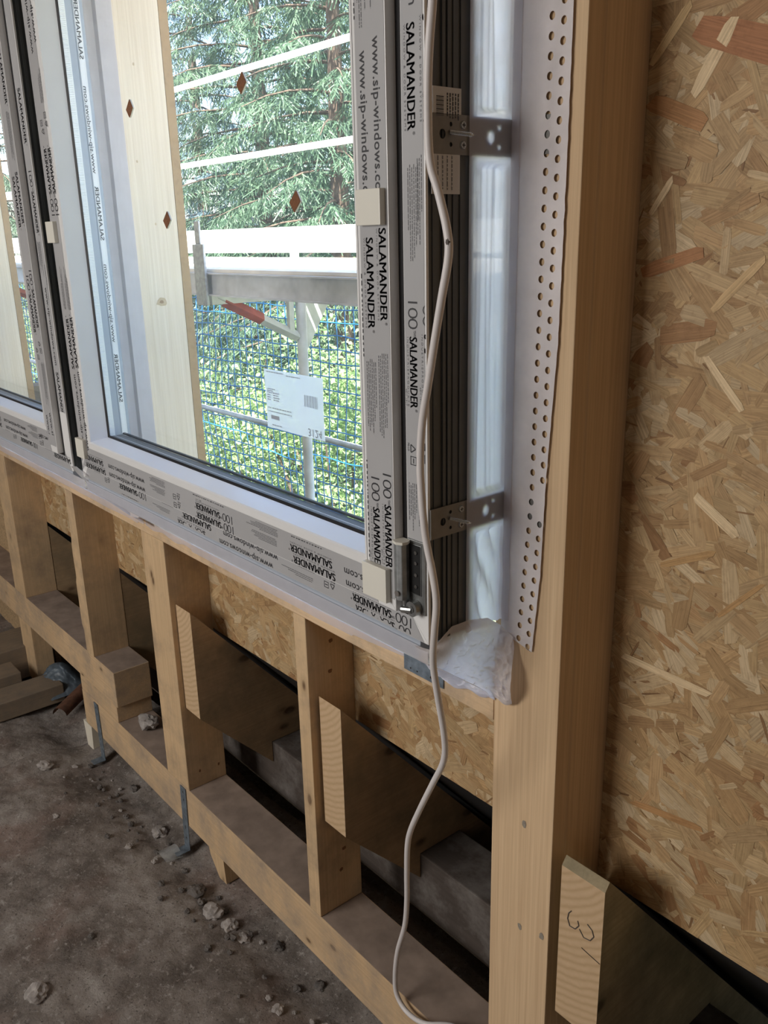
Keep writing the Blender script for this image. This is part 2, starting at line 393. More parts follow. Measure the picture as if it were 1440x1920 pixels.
mb = MB(); mb.box(-4.55, -4.4, -4.6, .14, -.4, 2.95); struct(mb.build('wall_left', 'plaster_wall'))

mb = MB(); mb.box(-4.55, -4.4, .14, 1.4, -.42, .9); struct(mb.build('wall_left', 'plaster_wall'))  # extra piece added to shut out daylight beyond the left bay

# ------------------------------------------------------------------ OSB panels
FLC = [(.60, .41, .215), (.57, .38, .19), (.62, .44, .24), (.53, .34, .165), (.65, .48, .28), (.50, .31, .15), (.59, .39, .20), (.69, .53, .33), (.56, .365, .18), (.58, .40, .205), (.43, .24, .11)]
def clip_poly(P, x0, x1, z0, z1):
    for ax, val, sg in ((0, x0, 1), (0, x1, -1), (1, z0, 1), (1, z1, -1)):
        Q = []
        for i in range(len(P)):
            a, b_ = P[i-1], P[i]; da = (a[ax]-val)*sg; db = (b_[ax]-val)*sg
            if (da >= 0) != (db >= 0):
                t_ = da/(da-db); Q.append(tuple(a[k]+(b_[k]-a[k])*t_ for k in range(len(a))))
            if db >= 0: Q.append(b_)
        P = Q
        if len(P) < 3: return []
    return P
def osb(name, x0, x1, z0, z1, n, seed, yf=D, th=.025, kind=None, special=()):
    r = random.Random(seed); mb = MB(); mb.box(x0, x1, yf, yf+th, z0, z1)
    cols = [(.52, .34, .17)]*6; uvs = [[(0, 0)]*4]*6
    def flake(cx, cz, L, w, ang, c, lift, tilt=1):
        m_ = 8; pts = []
        for k in range(m_):
            a = 2*math.pi*k/m_+.2; ex = abs(math.cos(a))**.45*math.copysign(1, math.cos(a)); ez = abs(math.sin(a))**.45*math.copysign(1, math.sin(a))
            pts.append((ex*L/2*r.uniform(.82, 1.0), ez*w/2*r.uniform(.7, 1.0)))
        ca, sa = math.cos(ang), math.sin(ang); u0 = r.uniform(0, 60); v0 = r.uniform(0, 9); tx, tz = r.gauss(0, .0045)*tilt, r.gauss(0, .0045)*tilt
        P = [(cx+p[0]*ca-p[1]*sa, cz+p[0]*sa+p[1]*ca, u0+p[0], v0+p[1]) for p in pts]
        P = clip_poly(P, x0, x1, z0, z1)
        if not P: return
        V = [(p[0], yf-lift-tx*(p[0]-cx)-tz*(p[1]-cz), p[1]) for p in P]
        mb.add(V, [tuple(range(len(V)))]); cols.append(c); uvs.append([(p[2], p[3]) for p in P])
    for i in range(n):
        L = min(.16, r.lognormvariate(math.log(.080), .45)); w = min(.034, max(.006, L*r.uniform(.16, .42)))
        ang = r.gauss(-.18, .62) if r.random() < .8 else r.uniform(-1.57, 1.57)
        c = r.choice(FLC[:10]) if r.random() > .05 else FLC[10]
        if r.random() < .12: L *= .4; w *= .16; c = (.33, .19, .09)
        s_ = r.uniform(.86, 1.1); c = tuple(min(1, q*s_*.88) for q in c)
        flake(r.uniform(x0-.03, x1+.03), r.uniform(z0-.03, z1+.03), L, w, ang, c, .0002+.0012*i/n)
    for sp in special: flake(*sp, .0018, .2)
    me_o = mb.build(name, 'osb'); me = me_o.data
    ca_ = me.color_attributes.new('flake', 'FLOAT_COLOR', 'CORNER'); ul = me.uv_layers.new(name='uv'); k = 0
    C4 = []; U2 = []
    for pi, p in enumerate(me.polygons):
        for q in range(p.loop_total): C4 += [*cols[pi], 1]; U2 += list(uvs[pi][q]) if q < len(uvs[pi]) else [0, 0]
    ca_.data.foreach_set('color', C4); ul.data.foreach_set('uv', U2)
    return me_o
def osb_flake_px(u0, v0, u1, v1, w, c):
    a, b_ = at(u0, v0, 1, D), at(u1, v1, 1, D); d = b_-a
    return ((a.x+b_.x)/2, (a.z+b_.z)/2, d.length, w, math.atan2(d.z, d.x), c)
RD = (.42, .19, .085); LT = (.78, .60, .37)
spec = [osb_flake_px(1300, 50, 1520, 105, .055, RD), osb_flake_px(1212, 190, 1330, 235, .03, (.46, .24, .10)), osb_flake_px(1195, 515, 1335, 465, .026, (.45, .22, .095)),
        osb_flake_px(1298, 185, 1385, 20, .022, LT), osb_flake_px(1218, 130, 1300, 0, .016, (.70, .50, .26)), osb_flake_px(1320, 665, 1400, 780, .016, LT),
        osb_flake_px(1300, 925, 1385, 1010, .022, LT), osb_flake_px(1235, 1060, 1350, 1035, .013, (.52, .32, .14)), osb_flake_px(1340, 1160, 1440, 1090, .010, (.50, .30, .13)),
        osb_flake_px(1215, 410, 1265, 330, .012, LT), osb_flake_px(1330, 590, 1440, 480, .016, (.66, .46, .24)), osb_flake_px(1160, 1225, 1340, 1305, .018, LT), osb_flake_px(1180, 1500, 1330, 1560, .016, (.50, .28, .12))]
o = osb('osb_wall_panel', .02, .95, .5395, 2.62, 9500, 11, special=spec); tag(o, 'tall oriented strand board sheet to the right of the big corner post', 'board')
o = osb('osb_sill_panel', -3.6, .018, .5395, .905, 7500, 12); tag(o, 'long low strand board strip closing the wall below the window sill', 'board')
o = osb('osb_pier_panel', -1.56, -1.337, .912, 2.5, 300, 13); tag(o, 'narrow upright strand board behind the bright post seen through the window', 'board')
o = osb('osb_pier_panel', -3.0, -2.825, .912, 2.5, 200, 14); tag(o, 'narrow upright strand board seen through the pane at the left photo edge', 'board')
for x0, x1 in ((-4.4, -3.0), (.95, 2.2)):
    mb = MB(); mb.box(x0, x1, D, D+.025, -.36, 2.62); struct(mb.build('wall_front', 'board_edge'))
mb = MB(); mb.box(-4.4, 2.2, D-.02, D+.05, 2.5, 2.95); struct(mb.build('wall_header', 'board_edge'))

# ------------------------------------------------------------------ timber frame
SG = 'wall studs'
def timber(name, x0, x1, y0, y1, z0, z1, mat, label, cat, group=None, bevel=.002, faces=None):
    mb = MB(); mb.box(x0, x1, y0, y1, z0, z1, mat, faces); o = mb.build(name, mat, bevel=bevel); return tag(o, label, cat, group)
mb = MB(); mb.prism([(0, 0), (.1455, 0), (.1465, .034), (.148, .036), (.148, D-.001), (0, D-.001)], 2, 0, 2.9); P = tag(mb.build('corner_post', 'pine_z', bevel=.0022), 'big glued timber corner post beside the window, running full height', 'post')
def patch(u, v, a, b_, mat, parent, name, plane=(1, -.0006), tilt=0):
    """a small stain or knot lying on a timber face"""
    c = at(u, v, plane[0], plane[1]); mb = MB(); n = 14; r = random.Random(int(u+v))
    pts = []
    for k in range(n):
        g_ = 2*math.pi*k/n; q = r.uniform(.75, 1.1); p, s_ = a*math.cos(g_)*q, b_*math.sin(g_)*q
        if plane[0] == 1: pts.append((c.x+p, c.y, c.z+s_))
        else: pts.append((c.x, c.y+p, c.z+s_))
    mb.add(pts, [tuple(range(n))]); o = mb.build(name, mat, parent=parent)
    return o
part_parent(P)
plain('stain_grey', (.30, .26, .21), .9, var=.25, vscale=200)
plain('knot_pale', (.62, .46, .28), .8, var=.1); plain('knot_mid', (.40, .25, .13), .8)
plain('knot_brown', (.23, .115, .05), .8, var=.3, vscale=200)
for u, v, a, b_, mt in ((983, 1545, .005, .009, 'stain_grey'), (974, 1737, .005, .008, 'stain_grey'), (1015, 1756, .006, .008, 'stain_grey')):
    patch(u, v, a, b_, mt, P, 'stain')
C_X0, C_X1 = -1.4897, -1.3368
timber('wall_stud', -2.9745, -2.8249, 0, D-.001, .212, .864, 'pine_stud', 'wide wall stud below the sill at the left photo edge', 'stud', SG)
def stud_b():
    mb = MB(); n = 30; L = []
    for i in range(n+1):
        z = .212+i/n*(.864-.212); w = .004*noise.noise(Vector((z*9, 0, 1)))
        if z < .31: w += -.002
        elif z < .5: w += .012
        elif z < .66: w += .004
        L.append((-2.129-w, z))
    Rr = [(-2.0576, .864), (-2.0576, .212)]
    mb.prism(L+Rr, 1, 0, D-.001); return mb.build('wall_stud', 'pine_stud', bevel=0)
tag(stud_b(), 'wall stud with a ragged bark edge, second from the left', 'stud', SG)
SC = timber('wall_stud', C_X0, C_X1, 0, D-.001, 0, .864, 'pine_stud', 'wide wall stud in the middle, right of the step in the sole plate', 'stud', SG)
SD = timber('wall_stud', -.6526, -.6036, 0, D-.001, 0, .864, 'pine_stud', 'slim wall stud nearest the white cable, below the sill', 'stud', SG)
timber('window_post', C_X0, C_X1, 0, D-.001, .913, 2.5, 'pine_daylit', 'timber post coloured pale as if daylit, standing between the two windows, seen through the glass', 'post')
timber('window_post', -2.9745, -2.8249, 0, D-.001, .913, 2.5, 'pine_daylit', 'timber post coloured pale as if daylit, seen through the left window at the photo edge', 'post')
timber('sill_plank', -3.6, -.0008, -.0005, D, .8645, .9115, 'pine_x', 'long horizontal timber sill under both windows', 'sill')
DU = {1: 'dusty_wood'}
def plate(name, x0, x1, z0, z1, label):
    mb = MB(); mb.box(x0, x1, 0, D, z0, z1, 'pine_plate', {1: 'dusty_wood'}); return tag(mb.build(name, 'pine_plate', bevel=.0025), label, 'beam')
LPl = plate('sole_plate', -2.25, .2, -.154, -.0008, 'long lower sole plate carrying the studs above the earth floor')
UPl = plate('sole_plate', -3.9, -1.8807, .0682, .2115, 'raised upper sole plate ending in a cut face left of the middle')
mb = MB(); mb.box(-2.25, -1.895, .001, D-.001, 0, .0678, 'pine_plate'); tag(mb.build('packing_plank', 'pine_plate', bevel=.002), 'short packing plank sandwiched under the raised sole plate', 'plank')
mb = MB(); mb.box(-3.05, -2.89, .015, .10, -.26, .0675, 'pine_stud'); tag(mb.build('support_block', 'pine_stud', bevel=.003), 'upright wooden block under the raised sole plate at far left', 'block')
mb = MB(); mb.prism([(-1.262, -.158), (-1.165, -.158), (-1.155, -.26), (-1.20, -.262), (-1.25, -.20)], 1, .012, .10); tag(mb.build('wedge_block', 'pine_stud', bevel=.002), 'split wooden wedge under the sole plate, right of the two metal straps', 'block')
mb = MB(); mb.prism([(-2.285, -.158), (-2.20, -.158), (-2.21, -.27), (-2.27, -.27)], 1, .0, .09); tag(mb.build('wedge_block', 'timber_white', bevel=.003), 'pale chipped wedge under the left end of the lower sole plate', 'block')
# knots / nail holes on studs' right faces
part_parent(SC); part_parent(SD)
for u, v in ((375, 1445), (410, 1432)): patch(u, v, .004, .006, 'knot_brown', SC, 'nail_hole', (0, C_X1+.0006))
for u, v in ((620, 1201), (619, 1258), (645, 1590), (640, 1630)): patch(u, v, .007, .006, 'knot_brown', SD, 'knot', (0, -.6030))
WP = bpy.data.objects['window_post']; part_parent(WP)
patch(303, 566, .017, .013, 'knot_pale', WP, 'knot', (0, C_X1+.0006)); patch(303, 566, .007, .005, 'knot_mid', WP, 'knot', (0, C_X1+.0009))
for u, v in ((250, 120), (257, 303), (292, 420)): patch(u, v, .003, .004, 'knot_pale', WP, 'knot', (0, C_X1+.0006))
# timbers behind: weathered purlin
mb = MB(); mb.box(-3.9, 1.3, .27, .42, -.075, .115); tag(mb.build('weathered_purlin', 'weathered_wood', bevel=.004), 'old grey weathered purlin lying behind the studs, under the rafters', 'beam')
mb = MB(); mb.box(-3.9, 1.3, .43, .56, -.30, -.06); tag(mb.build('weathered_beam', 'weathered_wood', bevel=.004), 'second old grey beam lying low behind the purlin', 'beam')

# rafters: plumb cut end inside, falling outwards, notched over the purlin
RG = 'rafters below the window wall'
def rafter(x0, x1, y0, mat, label, cham=0.0):
    top = lambda y: .680-1.14*y; bot = lambda y: .320-1.05*y
    e = 1.30
    poly = [(y0, bot(y0))]
    poly += [(.268, bot(.268)), (.268, .117), (.4, .117)] if bot(.268) < .117 else []
    yb = .422; poly += [(yb, .117), (yb, bot(yb)), (e, bot(e)), (e, top(e))]
    if cham: poly += [(y0+.035, top(y0+.035)), (y0+.012, top(y0)-.014), (y0, top(y0)-.03)]
    else: poly += [(y0, top(y0))]
    # remove duplicate collinear
    mb = MB(); mb.prism(poly, 0, x0, x1, mat)
    o = mb.build('rafter', mat, bevel=.0015)
    me = o.data; me.materials.append(MATS['end_grain']); k = len(me.materials)-1
    for p in me.polygons:
        if p.normal.y < -.95 and abs(p.center.y+o.location.y-y0) < .003: p.material_index = k
    return tag(o, label, 'rafter', RG)
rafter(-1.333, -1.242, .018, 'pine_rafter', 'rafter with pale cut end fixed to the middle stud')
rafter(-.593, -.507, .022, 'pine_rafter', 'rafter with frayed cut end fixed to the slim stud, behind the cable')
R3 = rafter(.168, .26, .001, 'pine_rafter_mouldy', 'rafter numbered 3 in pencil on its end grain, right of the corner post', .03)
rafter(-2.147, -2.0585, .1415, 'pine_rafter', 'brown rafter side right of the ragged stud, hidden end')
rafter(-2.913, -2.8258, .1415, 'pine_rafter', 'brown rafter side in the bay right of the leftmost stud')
# pencilled 3 and splitting crack
part_parent(R3); mb = MB()
pts = [(1064, 1712), (1070, 1708), (1077, 1712), (1077, 1726), (1085, 1738), (1084, 1725)]
def pen(px, r=.0009):
    pp = [at(u, v, 1, .0) for u, v in px]; pp = [Vector((p.x, .0002, p.z)) for p in pp]; q = []
    for i in range(len(pp)-1):
        for k in range(5): q.append(pp[i].lerp(pp[i+1], k/5))
    q.append(pp[-1]); mb.tube(q, r, 5, 'pencil')
pen([(1071, 1708), (1066, 1712), (1064, 1722), (1068, 1736), (1078, 1742), (1085, 1736), (1083, 1727)])
pen([(1101, 1733), (1110, 1745), (1113, 1757), (1106, 1764), (1094, 1758), (1086, 1742)])
mb.build('pencil_number', 'pencil', parent=R3)
mb = MB(); pp = [(1078, 1766), (1090, 1777), (1104, 1790), (1124, 1808)]
def pen2(px, r): 
    q = [at(u, v, 1, .0) for u, v in px]; q = [Vector((p.x, .0002, p.z)) for p in q]; mb.tube(q, r, 5, 'hole_dark')
pen2(pp[1:], .0006); mb.build('crack', 'hole_dark', parent=R3)
# black roofing foil on the rafters
mb = MB()
def foil(u, v):
    x = -4.3+u*6.5; y = .168+max(0, v-.1)/.9*1.07; return (x, y+.004*math.sin(x*9)*v, .704-1.14*y+.006*noise.noise(Vector((x*3, y*3, 0)))+max(0, .1-v)*1.1)
mb.grid(foil, 60, 20); mb.grid(lambda u, v: (foil(u, v)[0], foil(u, v)[1]+.003, foil(u, v)[2]+.004), 60, 20)
tag(mb.build('roofing_foil', 'black_foil', smooth=True), 'black roofing membrane stretched over the rafters below the strand board', 'membrane')
mb = MB(); mb.box(-4.4, 2.2, 1.25, 1.4, -1.2, -.80); struct(mb.build('wall_lower', 'plaster_wall'))
mb = MB(); mb.box(-4.4, 2.2, .15, 1.3, -.42, -.36); struct(mb.build('floor_slab', 'earth'))

# ------------------------------------------------------------------ windows
YF, YB, YS, YG = -.171, -.075, -.190, -.138
def ring(mb, x0, x1, z0, z1, w, y0, y1, mat, wb=None):
    """rectangular frame of four mitred members"""
    wb = wb or w
    o = [(x0, z0), (x1, z0), (x1, z1), (x0, z1)]; i = [(x0+w, z0+wb), (x1-w, z0+wb), (x1-w, z1-wb), (x0+w, z1-wb)]
    for k in range(4):
        a, b_, c, d = o[k], o[(k+1) % 4], i[(k+1) % 4], i[k]
        V = [(p[0], y, p[1]) for y in (y0, y1) for p in (a, b_, c, d)]
        mb.add(V, [(0, 3, 2, 1), (4, 5, 6, 7), (0, 1, 5, 4), (1, 2, 6, 5), (2, 3, 7, 6), (3, 0, 4, 7)], mat)
def pvc_window(name, X1, label, films, hinge=True, detail=True, idx=1):
    X0 = X1-1.456; Z0, Z1 = 1.077, 2.46
    root = empty(name, (X0+.728, YF+.04, Z0)); root['kind'] = 'structure'
    mb = MB(); ring(mb, X0, X1, Z0, Z1, .06, YF, -.1655, 'pvc_white'); fr = mb.build('window_frame', 'pvc_white', parent=root, bevel=.0012)
    mb = MB(); ring(mb, X0+.0015, X1-.0015, Z0+.001, Z1, .055, -.1655, YB, 'pvc_dark')
    for y0, y1, h in ((-.158, -.150, .0015), (-.140, -.134, .003), (-.130, -.124, .003), (-.118, -.113, .0015), (-.104, -.090, .002), (-.084, -.078, .003)):
        for zz in (1,):
            mb.box(X1-.0015, X1-.0015+h, y0, y1, Z0+.003, Z1, 'pvc_dark')
            mb.box(X0+.0015-h, X0+.0015, y0, y1, Z0+.003, Z1, 'pvc_dark')
    mb.build('frame_profile', 'pvc_dark', parent=root)
    mb = MB(); mb.box(X0+.01, X1-.03, -.162, -.09, Z0-.040, Z0); mb.build('base_profile', 'pvc_outer', parent=root)
    # sash
    sx0, sx1, sz0, sz1 = X0+.0575, X1-.058, Z0+.047, Z1-.047
    mb = MB(); ring(mb, sx0-.009, sx1+.009, sz0-.008, sz1+.008, .02, -.1722, -.166, 'rubber_black'); mb.build('sash_gasket', 'rubber_black', parent=root)
    mb = MB(); ring(mb, sx0, sx1, sz0, sz1, .076, YS, -.168, 'pvc_white'); ring(mb, sx0+.02, sx1-.02, sz0+.02, sz1-.02, .056, -.168, -.1, 'pvc_outer')
    sash = mb.build('sash', 'pvc_white', parent=root, bevel=.0015)
    ix0, ix1, iz0, iz1 = sx0+.076, sx1-.076, sz0+.076, sz1-.076
    # glazing bead, slanting from the sash face to the pane
    mb = MB()
    def bead(a, b_, inn, yo, yi, mat, sel=(0, 1, 2, 3)):
        o = [(ix0+a, iz0+a), (ix1-a, iz0+a), (ix1-a, iz1-a), (ix0+a, iz1-a)]; i = [(ix0+b_, iz0+b_), (ix1-b_, iz0+b_), (ix1-b_, iz1-b_), (ix0+b_, iz1-b_)]
        for q in sel:
            a_, c_, d_, e_ = o[q], o[(q+1) % 4], i[(q+1) % 4], i[q]
            mb.add([(a_[0], yo, a_[1]), (c_[0], yo, c_[1]), (d_[0], yi, d_[1]), (e_[0], yi, e_[1])], [(0, 1, 2, 3)], mat)
    bead(-.004, .0005, 0, YS-.0008, YS-.0008, 'pvc_white'); bead(.0005, .003, 0, YS-.0008, YS+.002, 'pvc_white'); bead(.003, .010, 0, YS+.002, YG-.006, 'pvc_white'); bead(.010, .011, 0, YG-.006, YG-.002, 'pvc_white')
    mb.build('glazing_bead', 'pvc_white', parent=root)
    mb = MB(); bead(.0095, .0145, 0, YG-.0055, YG-.001, 'rubber_black'); bead(.0145, .0152, 0, YG-.001, YG, 'rubber_black'); mb.build('glazing_gasket', 'rubber_black', parent=root)
    mb = MB(); bead(.004, .004, 0, YG+.001, YG+.001, 'aluminium'); bead(.0128, .0128, 0, YG+.0005, YG+.0345, 'pvc_dark', (0, 2)); bead(.0075, .0075, 0, YG+.0005, YG+.018, 'scaffold_white', (1, 3)); bead(.0078, .0078, 0, YG+.018, YG+.0345, 'pvc_outer', (1, 3)); bead(.0132, .0132, 0, YG+.012, YG+.0135, 'scaffold_white', (0,))  # jamb strips white, bottom strip dark: reflected light put into the colours
    for q in range(int((iz1-iz0)/.004)):
        z = iz0+.006+q*.004
        for xx, sg in ((ix0+.008, 1), (ix1-.008, -1)): mb.add([(xx, YG+.001, z), (xx+.0015*sg, YG+.001, z+.001), (xx+.0015*sg, YG+.015, z+.001), (xx, YG+.015, z)], [(0, 1, 2, 3)], 'pvc_white')
    for q in range(int((ix1-ix0)/.004)):
        x = ix0+.006+q*.004; mb.add([(x, YG+.008, iz0+.0131), (x+.0015, YG+.008, iz0+.0134), (x+.0015, YG+.0105, iz0+.0134), (x, YG+.0105, iz0+.0131)], [(0, 1, 2, 3)], 'scaffold_white')
    bead(.0128, .018, 0, YG+.0356, YG+.0358, 'rubber_black', (0, 2)); bead(.018, .0182, 0, YG+.0358, YG+.041, 'rubber_black', (0, 2))
    mb.build('glazing_spacer', 'aluminium', parent=root)
    for y in (YG, YG+.035):
        mb = MB(); mb.add([(ix0, y, iz0), (ix1, y, iz0), (ix1, y, iz1), (ix0, y, iz1)], [(0, 1, 2, 3)]); mb.build('glass_pane', 'glass', parent=root)
    # outer film strip on the reveal, mirrored print
    mb = MB(); xr = ix0+.0052
    mb.box(ix0-.01, ix0+.004, -.101, YB, Z0+.06, Z1-.06, 'pvc_outer'); mb.box(xr-.0012, xr, -.0985, -.0835, iz0, iz1, 'pvc_white')
    for k in range(3):
        z = iz0+.10+k*.42
        write(mb, 'SALAMANDER', (xr+.0006, -.097, z), (0, 0, 1), (0, 1, 0), .13, .010, .02); write(mb, 'www.sip-windows.com', (xr+.0006, -.097, z+.16), (0, 0, 1), (0, 1, 0), .2, .010, .01)
    mb.build('outer_film', 'pvc_outer', parent=root)
    # protective film with print
    fl_ = MB()
    f0 = YF-.0004; s0 = YS-.0004
    fl_.add([(sx1-.066, s0, sz0+.02), (sx1-.002, s0, sz0+.02), (sx1-.002, s0, sz1), (sx1-.066, s0, sz1)], [(0, 1, 2, 3)], 'film_grey')
    fl_.add([(sx0+.002, s0, sz0+.012), (sx0+.058, s0, sz0+.066), (sx0+.058, s0, sz1), (sx0+.002, s0, sz1)], [(0, 1, 2, 3)], 'film_grey')
    fl_.add([(sx0+.004, s0-.0001, sz0+.002), (sx1-.045, s0-.0001, sz0+.002), (sx1-.07, s0-.0001, sz0+.060), (sx0+.05, s0-.0001, sz0+.060)], [(0, 1, 2, 3)], 'film_grey')
    fo = fl_.build('sash_film', 'film_grey', parent=root)
    fl2 = MB()
    fl2.add([(X1-.047, f0, Z0+.172), (X1-.0035, f0, Z0+.172), (X1-.0035, f0, Z1), (X1-.047, f0, Z1)], [(0, 1, 2, 3)], 'film_grey')
    fl2.add([(X0+.012, f0, Z0+.001), (X1-.010, f0, Z0+.001), (X1-.045, f0, Z0+.046), (X0+.05, f0, Z0+.046)], [(0, 1, 2, 3)], 'film_grey')
    fl2.add([(X0+.002, f0, Z0+.02), (X0+.05, f0, Z0+.06), (X0+.05, f0, Z1), (X0+.002, f0, Z1)], [(0, 1, 2, 3)], 'film_grey')
    fo2 = fl2.build('frame_film', 'film_grey', parent=root)
    ts, tf = MB(), MB()
    for mem, el, row, st, *ex in films:
        if mem == 'SR': p = Vector((sx1+row, s0-.0003, st)); du, dv = Vector((0, 0, -1)), Vector((1, 0, 0)); tgt = ts; clip = lambda q: q.x < sx1-.001 and q.z > sz0+.05
        if mem == 'FR': p = Vector((X1+row, f0-.0003, st)); du, dv = Vector((0, 0, -1)), Vector((1, 0, 0)); tgt = tf; clip = lambda q: q.x < X1-.0015 and q.z > Z0+.172
        if mem == 'SB': p = Vector((X1-.012+st, s0-.0004, row)); du, dv = Vector((-1, 0, 0)), Vector((0, 0, -1)); tgt = ts; clip = lambda q: q.z > sz0+.0015 and q.x < sx1-.062 and q.x > sx0+.01
        if mem == 'FB': p = Vector((X1-.012+st, f0-.0003, row)); du, dv = Vector((-1, 0, 0)), Vector((0, 0, -1)); tgt = tf; clip = lambda q: q.z > Z0+.001 and q.z < sz0-.0005 and q.x > X0+.02
        if mem == 'SL': p = Vector((sx0+row, s0-.0003, st)); du, dv = Vector((0, 0, 1)), Vector((-1, 0, 0)); tgt = ts; clip = lambda q: q.x > sx0+.002 and q.z > sz0+.05
        if mem in ('SB', 'FB'): dv = dv*.88
        if el == 'url': el_url(tgt, p, du, dv, ex[0] if ex else 1, clip)
        if el == 'sal': el_sal(tgt, p, du, dv, ex[0] if ex else 1, clip)
        if el == '100': el_100(tgt, p, du, dv, ex[0] if ex else 1, clip)
        if el == 'par': el_para(tgt, p, du, dv, *(ex if ex else ()), clip=clip, seed=int(abs(st)*1000))
        if el == 'ico': el_icon(tgt, p, du, dv, clip)
        if el == 'dash': el_dash(tgt, p, du, dv, ex[0], .0022, int(abs(st)*999), clip)
    ts.build('lettering', 'print_black', parent=fo); tf.build('lettering', 'print_black', parent=fo2)
    # cream transport pads on the sash
    for (xa, xb, za, zb) in () if idx == 2 else ((sx1-.062, sx1-.006, 1.729, 1.779), (sx1-.074, sx1-.012, 1.137, 1.196), (sx0-.012, sx0+.040, 1.716, 1.768), (sx0-.004, sx0+.05, 1.152, 1.205)):
        mb = MB(); mb.box(xa, xb, YS-.011, YS-.0002, za, zb); mb.build('transport_pad', 'pvc_cream', parent=root, bevel=.0012)
    if not hinge: return root
    # bottom hinge
    hx = sx1
    mb = MB(); mb.box(hx+.012, hx+.054, YF-.0035, YF-.0005, 1.128, 1.252, 'zinc_dark'); mb.box(hx+.014, hx+.046, YF-.0045, YF-.0034, 1.160, 1.246, 'hole_dark')
    h = mb.build('hinge', 'zinc_dark', parent=root, bevel=.001); part_parent(h)
    mb = MB(); mb.prism([(hx+.001, YF-.004), (hx+.001, YF-.022), (hx+.012, YF-.026), (hx+.020, YF-.022), (hx+.022, YF-.014), (hx+.020, YF-.006), (hx+.012, YF-.002)], 2, 1.150, 1.246); mb.build('hinge_arm', 'galvanised', parent=h, bevel=.0012)
    mb = MB(); mb.prism([(hx-.001, YF-.003), (hx-.001, YF-.024), (hx+.012, YF-.028), (hx+.023, YF-.023), (hx+.025, YF-.013), (hx+.020, YF-.004)], 2, 1.2461, 1.2505); mb.build('hinge_cap', 'pvc_cream', parent=h, bevel=.001)
    mb = MB(); mb.tube([(hx+.016, YF-.012, 1.150), (hx+.016, YF-.012, 1.128)], .0055, 14); mb.tube([(hx+.034, YF-.004, 1.138), (hx+.034, YF-.016, 1.138)], .013, 20); mb.tube([(hx+.034, YF-.016, 1.138), (hx+.034, YF-.0175, 1.138)], .006, 16); mb.tube([(hx+.016, YF-.02, 1.134), (hx+.034, YF-.014, 1.136)], .006, 10)
    mb.build('hinge_pivot', 'zinc_dark', parent=h, smooth=False)
    mb = MB(); mb.tube([(hx+.012, YF-.0262, 1.162), (hx+.012, YF-.0275, 1.162)], .005, 12)
    for z in (1.175, 1.195, 1.215, 1.233): mb.tube([(hx+.035, YF-.0045, z), (hx+.035, YF-.007, z)], .0032, 8)
    mb.build('hinge_screw', 'screw_zinc', parent=h)
    return root
FW = [('FR', 'sal', -.0355, 1.984), ('FR', 'par', -.016, 1.808), ('FR', '100', -.0365, 1.6215), ('FR', 'ico', -.038, 1.408), ('FR', 'par', -.026, 1.345, .085, 5),
      ('FR', 'par', -.0085, 1.819, .134, 3), ('FR', 'sal', -.0035, 1.990, .98), ('FR', '100', -.0045, 1.627), ('FR', 'par', -.003, 1.354, .09, 5), ('FR', 'ico', -.006, 1.415), ('FR', 'url', -.030, 2.22), ('FR', 'url', -.002, 2.23),
      ('SR', 'url', -.027, 1.975), ('SR', 'url', -.056, 1.961), ('SR', 'sal', -.0225, 1.7246), ('SR', 'sal', -.0525, 1.7117), ('SR', 'par', -.009, 1.544), ('SR', 'par', -.038, 1.533), ('SR', '100', -.023, 1.355), ('SR', '100', -.0525, 1.3443),
      ('SR', 'par', -.009, 2.14), ('SR', 'par', -.038, 2.12), ('SR', 'sal', -.02, 2.3), ('SR', 'sal', -.05, 2.29), ('SR', 'dash', -.0665, 1.66, .12), ('SR', 'dash', -.0665, 1.37, .17), ('SR', 'dash', -.0665, 2.1, .1),
      ('SB', 'url', 1.163, .031), ('SB', 'url', 1.1405, .035), ('SB', 'sal', 1.163, -.2205), ('SB', 'sal', 1.1415, -.212), ('SB', 'par', 1.166, -.395, .12, 5, .0036), ('SB', 'par', 1.1455, -.40, .12, 5, .0036), ('SB', '100', 1.163, -.568), ('SB', '100', 1.1415, -.566),
      ('SB', 'ico', 1.160, -.80), ('SB', 'ico', 1.140, -.80), ('SB', 'par', 1.166, -.873, .085, 5, .0036), ('SB', 'par', 1.1455, -.875, .085, 5, .0036), ('SB', 'url', 1.163, -.985), ('SB', 'url', 1.1405, -.985), ('SB', 'sal', 1.163, -1.235), ('SB', 'sal', 1.1405, -1.225),
      ('SB', 'dash', 1.1805, -.60, .13), ('SB', 'dash', 1.1805, -.25, .1),
      ('FB', '100', 1.108, -.030), ('FB', 'ico', 1.106, -.24), ('FB', 'par', 1.112, -.30, .11, 4), ('FB', 'url', 1.112, -.43), ('FB', 'sal', 1.111, -.70), ('FB', 'par', 1.112, -.88, .11, 4), ('FB', '100', 1.110, -1.03), ('FB', 'ico', 1.106, -1.25), ('FB', 'par', 1.112, -1.31, .08, 4),
      ('FB', '100', 1.088, -.022), ('FB', 'par', 1.091, -.31, .11, 3), ('FB', 'url', 1.089, -.45), ('FB', 'sal', 1.088, -.73), ('FB', 'par', 1.091, -.9, .1, 3), ('FB', 'dash', 1.083, -1.08, .1),
      ('SL', 'url', .062, 1.175), ('SL', 'url', .034, 1.165), ('SL', 'sal', .062, 1.40), ('SL', 'sal', .034, 1.395), ('SL', 'par', .046, 1.55, .12, 5), ('SL', 'par', .018, 1.55, .12, 4), ('SL', '100', .062, 1.782), ('SL', '100', .034, 1.782), ('SL', 'ico', .062, 1.985), ('SL', 'ico', .034, 1.97), ('SL', 'par', .044, 2.04, .1, 5), ('SL', 'url', .062, 2.17), ('SL', 'url', .034, 2.15)]
